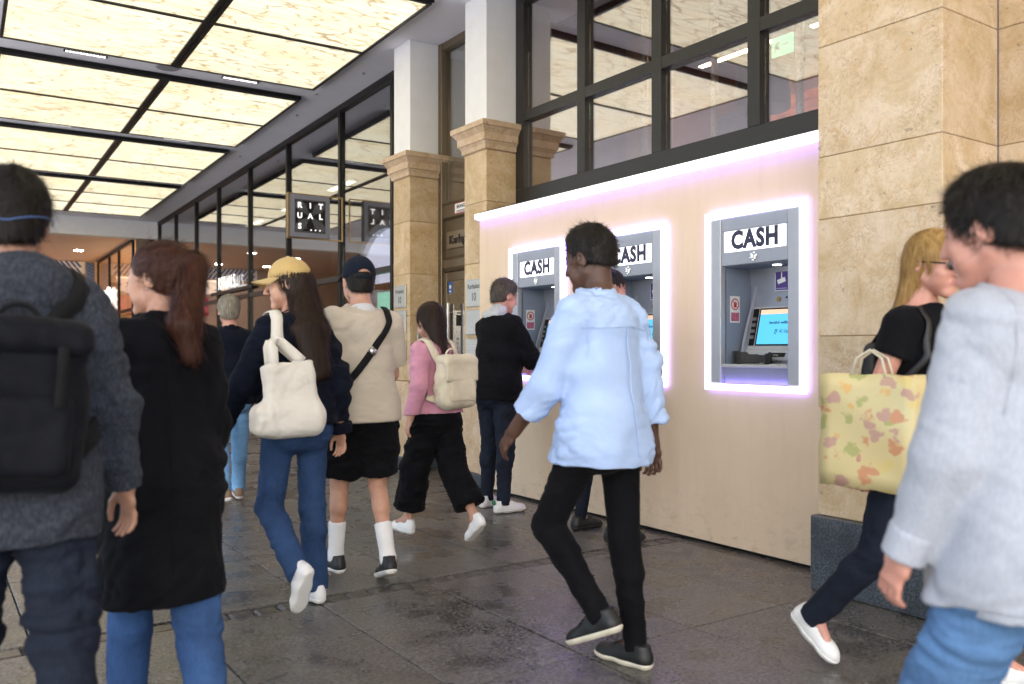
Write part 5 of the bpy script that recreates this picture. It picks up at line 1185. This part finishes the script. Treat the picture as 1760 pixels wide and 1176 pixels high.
p.hair(H_BLACK,p.hairfield(vol=.004,nape=-.055,front=.03,under=.045),n=1500,L=.025,lift=.006,seed=33); p.cap(M_CAPN,33)
o=like(p,'crossbody_bag','small black crossbody bag worn by the man in beige shirt','bag')
pts=[p.T(.125,-.02,.5),p.T(.10,-.10,.44),p.T(.03,-.14,.33),p.T(-.06,-.14,.21),p.T(-.13,-.10,.10),p.T(-.165,-.03,.03)]
A=np.array([[np.interp(t,range(6),[v[i] for v in pts]) for i in range(3)] for t in np.linspace(0,5,22)]); A=p.topF.project(A,.007)
P,Q=tube_np(A,.01,6,(.019,.004),p.topF.grad(A)); poly_obj('strap',P,Q,M_STRAP,o)
P,Q=tube_np(A[9:11]+p.topF.grad(A[9:11])*.004,.01,6,(.021,.005),p.topF.grad(A[9:11])); poly_obj('buckle',P,Q,M_STEELB,o)
F=Field(); c=p.topF.project([p.T(-.20,-.02,-.02)],.03)[0]; F.add(RBox(c,(.035,.08,.10),.03,p.R),0); sdf_obj('pouch',F,.007,M_NYL,o,(.005,(7,7,9),3))
# --- the woman in the mustard cap
p=P4=Person('long haired woman in a mustard cap, black jacket and blue jeans looking to the left',at(508,4.22),8,1.68,True,skin=S_LIGHT,lean=4,
  legs=dict(L=dict(hip=6,knee=58,foot=62,toe=3,abd=4),R=dict(hip=2,knee=4,foot=0,toe=5)),arms=dict(L=dict(pitch=12,flex=26,abd=24),R=dict(pitch=-12,flex=18,abd=12)),head=(54,4,0),group=WALK,vox=.92)
p.body(); p.top('jacket',M_NAVYJ,.034,-.03,.008,2.,.036,.034,collar=(.04,.006),fold=.013,seed=41)
p.cuffs(M_NAVYJ,.034,.04); p.hemband(M_NAVYJ,-.04,.05,.04,.148,.108)
for q in (-1,1): p.seam(M_NAVYJ,[p.T(q*.13,-.1,.46),p.T(q*.16,-.11,.40),p.T(q*.15,-.07,.30)])
p.trousers('jeans',D_BLUE,.004,.012,.028,top=.03,fold=.007,seed=42); p.shoes(M_WHITE,M_RUB,None,lace=M_LACE)
F=p.hairfield(vol=.010,nape=-.1,front=.04,under=.05); F.add(Seg(p.hd(.0,-.06,-.0),p.T(.03,-.125,.46),(.075,.05),(.085,.04),p.R@V([1,0,0])),.03); F.add(Seg(p.T(.03,-.125,.46),p.T(.06,-.15,.22),(.085,.04),(.05,.022),p.R@V([1,0,0])),.03)
p.hair(H_DKB,F,n=4200,L=.16,flow=lambda P,c=p.hd(0,-.03,.04):(lambda d:d/(np.linalg.norm(d,axis=1)[:,None]+1e-9))((P-c)*.3+V([0,-.005,-.12])),seed=43,lift=.010,wav=.15); p.cap(M_MUST,43)
o=like(p,'tote_bag','white canvas tote bag hanging from the shoulder of the woman in the mustard cap','bag')
c=p.T(-.125,-.165,.09); Rb=p.R@rz(-4)@ry(-6); L=lambda x,y,z:c+Rb@V([x,y,z])
F=Field(); F.add(RBox(L(.02,0,.03),(.135,.045,.175),.04,Rb),0); F.add(RBox(L(-.02,-.006,-.085),(.175,.066,.08),.05,Rb@ry(8)),.06); F.sub(RBox(L(.02,0,.205),(.12,.022,.05),.02,Rb),.02)
BAGF=F; sdf_obj('bag_body',F,.007,M_ECRU,o,(.010,(5,5,7),45))
for q in (-1,1):
    pts=[L(-.06,q*.02-.01,.18),L(-.05,q*.025,.28),p.T(-.15,-.14+q*.012,.37),p.T(-.135,-.07+q*.02,.47),p.T(-.112,0+q*.03,.515),p.T(-.118,.06+q*.02,.47),p.T(-.16,.06,.36),L(-.0,q*.02+.05,.30),L(.09,q*.02,.18)]
    A=np.array([[np.interp(t,range(9),[v[i] for v in pts]) for i in range(3)] for t in np.linspace(0,8,30)]); A2=p.topF.project(A[6:22],.008); A[6:22]=A2
    P,Q=tube_np(A,.01,6,(.024,.003),p.topF.grad(A)); poly_obj('handle',P,Q,M_ECRU,o)
# --- the woman in the long black coat
p=P2=Person('woman with an auburn ponytail in a long black coat and blue jeans',at(278,2.86),-2,1.585,True,skin=S_LIGHT,lean=3,build=.98,
  legs=dict(L=dict(hip=10,knee=8,foot=0,toe=5,abd=1),R=dict(hip=-10,knee=18,foot=14,toe=5,abd=1)),arms=dict(L=dict(pitch=10,flex=16,abd=7),R=dict(pitch=6,flex=22,abd=7)),head=(48,2,0),group=WALK,vox=.9)
p.body(); p.top('coat',M_BLKF,.034,-.5,.02,2.,.036,.034,collar=(.05,.008),fold=.013,seed=51,skirt=(.44,.205,.20,-.01),vox=.0078,fr=(4.5,4.5,5))
p.seam(M_BLKF,[p.T(0,-.2,.45),p.T(0,-.25,.1),p.T(0,-.28,-.2),V([p.P[0],-.3,.46])],r=.002)
for q in (-1,1): p.seam(M_BLKF,[p.T(q*.13,-.1,.46),p.T(q*.16,-.11,.40),p.T(q*.15,-.07,.30)])
p.trousers('jeans',D_COAT,.006,.024,.036,top=.05,fold=.008,seed=52); p.shoes(M_WHITE,M_RUB,None)
F=p.hairfield(vol=.010,nape=-.055,front=.045); F.add(Ell(p.hd(-.0,-.125,.045),(.034,.032,.034)),.015); F.add(Seg(p.hd(0,-.135,.03),p.T(.05,-.165,.52),(.038,.034),(.045,.035)),.02); F.add(Seg(p.T(.05,-.165,.52),p.T(.075,-.15,.40),(.045,.035),(.018,.014)),.02)
p.hair(H_AUB,F,n=5200,L=.12,flow=lambda P,c=p.hd(0,.12,.02),e=p.hd(0,-.14,.04):(lambda d:d/(np.linalg.norm(d,axis=1)[:,None]+1e-9))(np.where(((P-e)@(p.Rh@V([0,1,0])))[:,None]>.0,(e-P)*1.,V([.1,-.0,-1.])+0*P)),seed=53,lift=.012,wav=.28)
F=Field(); F.add(Seg(p.hd(0,-.118,.045),p.hd(0,-.128,.04),(.034,.034),None,p.R@V([1,0,0]),(1,1)),0); sdf_obj('hair_tie',F,.005,M_BLKF,p.root)
# --- person in white partly hidden by the coat
p=P11=Person('person in a white top mostly hidden behind the woman in the long black coat',at(276,3.7),0,1.58,True,skin=S_LIGHT,lean=3,build=1.2,
  legs=dict(L=dict(hip=14,knee=5),R=dict(hip=-14,knee=18,foot=20)),arms=dict(L=dict(pitch=-10,flex=12,abd=18),R=dict(pitch=12,flex=20,abd=18)),group=WALK,vox=1.2)
p.body(); p.top('blouse',M_WTEE,.034,-.1,.02,2.,.036,.034,fold=.012,seed=61); p.trousers('trousers',M_BLKF,.01,.02,.03,top=-.03); p.shoes(M_WHITE,M_RUB,None); p.hair(H_DKB,n=1500,L=.06,nape=-.08)
# --- grey haired man further off
p=P3=Person('grey haired man in a navy jacket and pale jeans walking away in the distance',at(396,7.0),-4,1.69,skin=S_ROSE,lean=2,
  legs=dict(L=dict(hip=-14,knee=20,foot=24,toe=8),R=dict(hip=18,knee=6,foot=-6,toe=8)),arms=dict(L=dict(pitch=14,flex=16),R=dict(pitch=-12,flex=12)),head=(-8,0,0),group=WALK,vox=1.15)
p.body(); p.top('jacket',M_NAVYJ,.028,-.1,.006,2.,.028,.026,collar=(.05,.006),seed=71); p.trousers('jeans',D_PALE,.006,.014,.02,top=-.03,seed=72); p.shoes(plain('tan_suede',(.22,.15,.10),.8),M_RUB,None)
p.hair(H_GREY,p.hairfield(vol=.012,nape=-.06,front=.05),n=1800,L=.04,lift=.008,seed=73)
# --- the man at the left edge
p=P1=Person('dark haired man in a grey hooded jacket cut off by the left edge',at(26,2.2),2,1.685,skin=S_TAN,lean=4,build=.92,
  legs=dict(L=dict(hip=14,knee=8),R=dict(hip=-8,knee=14,foot=14)),arms=dict(L=dict(pitch=-10,flex=14,abd=14),R=dict(pitch=4,flex=14,abd=16)),head=(-12,4,0),group=WALK,vox=.85)
p.body(); p.top('hooded_jacket',M_CHAR,.034,-.17,.014,2.,.036,.032,collar=(.06,.012),fold=.012,seed=81,vox=.0078,hood=[((0,-.09,.505),(.135,.08,.09)),((.075,-.05,.51),(.07,.07,.065)),((-.075,-.05,.51),(.07,.07,.065))])
p.trousers('trousers',D_INK,.022,.03,.03,top=-.05,fold=.012,seed=82); p.shoes(M_BLKL,M_BLKRUB,None)
p.hair(H_BLACK,p.hairfield(vol=.014,nape=-.065,front=.05,top=.008),n=5200,L=.05,lift=.010,seed=83,wav=.35)
P,Q=tube_np([p.hd(.095*math.sin(a),-.02-.112*math.cos(a),-.035+.03*abs(math.sin(a))) for a in np.linspace(-1.9,1.9,24)],.0016); poly_obj('glasses_cord',P,Q,plain('blue_cord',(.08,.16,.4),.5),p.root)
backpack(p,'black rucksack with webbing straps on the man at the left edge',M_NYL,M_STRAP,.15,.20,.08,.185,xo=-.03,seed=4,rot=5)
# --- the blond woman beside the big pillar
p=P9=Person('blond woman in sunglasses and a black top walking towards the right edge',(3.12,1.84),186,1.69,True,skin=S_ROSE,lean=4,
  legs=dict(R=dict(hip=-13,knee=28,foot=38,toe=4),L=dict(hip=20,knee=6,foot=-6)),arms=dict(R=dict(pitch=-12,flex=10,abd=13,inw=0,curl=40),L=dict(pitch=16,flex=22)),head=(-14,4,0))
p.body(); p.top('top',M_BLKF,.018,-.06,.01,.45,.02,.024,neck=.53,fold=.006,seed=91); p.trousers('trousers',D_INK,.004,.012,.018,top=.03,seed=92); p.shoes(M_WHITE,M_RUB,None,lace=M_LACE)
F=p.hairfield(vol=.012,nape=-.09,front=.055); F.add(Seg(p.hd(0,-.06,-.02),p.T(0,-.09,.44),(.08,.05),(.06,.03),p.R@V([1,0,0])),.03)
p.hair(H_BLOND,F,n=3400,L=.12,flow=lambda P,c=p.hd(0,-.0,.08):(lambda d:d/(np.linalg.norm(d,axis=1)[:,None]+1e-9))((P-c)*.5+V([0,-.0,-.10])),seed=93,lift=.008)
F=Field()
for q in (-1,1): F.add(Ell(p.hd(q*.032,.101,.002),V([.027,.006,.021]),p.Rh@rz(-q*12)),0); F.add(Seg(p.hd(q*.06,.088,.006),p.hd(q*.083,-.01,.006),.0035),.002)
F.add(Seg(p.hd(-.012,.108,.006),p.hd(.012,.108,.006),.004),.003); sdf_obj('sunglasses',F,.0036,plain('sunglass_plastic',(.012,.01,.01),.12),p.root,None,0)
o=like(p,'shoulder_bag','small black shoulder bag on the back of the blond woman','bag')
F=Field(); c=p.T(.06,back_y(p,.06,.27)-.03,.27); F.add(RBox(c,(.09,.035,.11),.03,p.R),0); sdf_obj('bag_body',F,.007,M_BLKL,o,(.005,(6,6,8),5))
pts=[c+p.R@V([.06,-.0,.1]),p.T(.12,-.09,.46),p.T(.125,-.02,.50),p.T(.125,.06,.44),p.T(.14,.09,.34),p.T(.17,.02,.25),c+p.R@V([.07,.0,-.06])]
A=np.array([[np.interp(t,range(7),[v[i] for v in pts]) for i in range(3)] for t in np.linspace(0,6,24)]); A[3:-3]=p.topF.project(A[3:-3],.008)
P,Q=tube_np(A,.01,6,(.013,.004),p.topF.grad(A)); poly_obj('strap',P,Q,M_BLKL,o)
m=Mat('printed_carton',(.7,.62,.36),.55); v=m.mapped((7,7,9)); vo=m.n('ShaderNodeTexVoronoi'); vo.inputs['Scale'].default_value=1.75; wq=m.n('ShaderNodeTexNoise'); wq.inputs['Scale'].default_value=3.; m.l(v,wq.inputs['Vector']); wz=m.n('ShaderNodeMix'); wz.data_type='RGBA'; wz.blend_type='ADD'; wz.inputs[0].default_value=.6; m.l(v,wz.inputs[6]); m.l(wq.outputs['Color'],wz.inputs[7]); m.l(wz.outputs[2],vo.inputs['Vector'])
sp=m.n('ShaderNodeSeparateColor'); m.l(vo.outputs['Color'],sp.inputs[0]); dots=m.ramp(vo.outputs['Distance'],[(.30,1.),(.42,0.)])
pal=m.ramp(sp.outputs[0],[(0,srgb('c8553d')),(.3,srgb('e0a040')),(.5,srgb('8a9a48')),(.7,srgb('b06a80')),(.88,srgb('d8c070'))],'CONSTANT')
m.color(m.mix(m.math('MULTIPLY',dots,.55),m.ramp(m.noise(m.mapped((3,3,3)),1,2),[(.35,srgb('d2c898')),(.65,srgb('d4c088'))]),pal)); M_CARTON=m.m
o=like(p,'carrier_bag','pale yellow printed carrier bag held at the side of the blond woman','bag')
w=p.arm['R']['wr']; c=p.T(.235,-.06,.045); Rb=p.R@rz(-4)@rx(4); L=lambda x,y,z:c+Rb@V([x,y,z])
mb=MB()
bm=bmesh.new(); bmesh.ops.create_cube(bm,size=1); bmesh.ops.subdivide_edges(bm,edges=bm.edges,cuts=7,use_grid_fill=True); P=[]
for vv in bm.verts:
    x,y,z=vv.co; k=1-.5*(z+.5)**2*(1-abs(y)*1.2); P.append(L(x*.10*k+.006*math.sin(9*z+5*y),y*.37,z*.42+.004*math.sin(14*y)))
bm.verts.index_update(); mb.add(P,[[q.index for q in f.verts] for f in bm.faces],0,True); bm.free(); mb.build('bag_body',M_CARTON,o)
for q in (-1,1):
    P,Q=tube_np([L(q*.025,-.07,.2),L(q*.02,-.05,.27),L(q*.012,.0,.30),L(q*.02,.05,.27),L(q*.025,.07,.2)],.005); poly_obj('handle',P,Q,M_CREAM,o)
# --- the man at the right edge
p=P10=Person('dark haired man in a pale grey sweatshirt cut off by the right edge',at(1772,1.80),-2,1.61,skin=S_ROSE,lean=4,build=1.1,
  legs=dict(L=dict(hip=20,knee=10),R=dict(hip=-14,knee=14,foot=18)),arms=dict(L=dict(pitch=15,flex=12,abd=8,curl=30),R=dict(pitch=-12,flex=14)),head=(4,4,0),group=WALK,vox=.82)
p.body(); p.top('sweatshirt',M_SWEAT,.032,-.16,.008,2.,.034,.022,collar=(.022,.006),fold=.012,seed=101,vox=.0078)
p.cuffs(M_SWEAT,.021,.055); p.hemband(M_SWEAT,-.175,.055,.036)
for q in (-1,1): p.seam(M_SWEAT,[p.T(q*.13,.02,.52),p.T(q*.19,-.09,.45),p.T(q*.19,-.09,.34),p.T(q*.17,.0,.28)],r=.0012)
p.trousers('jeans',D_MID,.016,.024,.03,top=-.06,fold=.01,seed=102,vox=.008); p.shoes(M_WHITE,M_RUB,None)
p.hair(H_BLACK,p.hairfield(vol=.012,nape=-.05,front=.055,top=.010),n=5200,L=.045,lift=.010,seed=103,wav=.35)
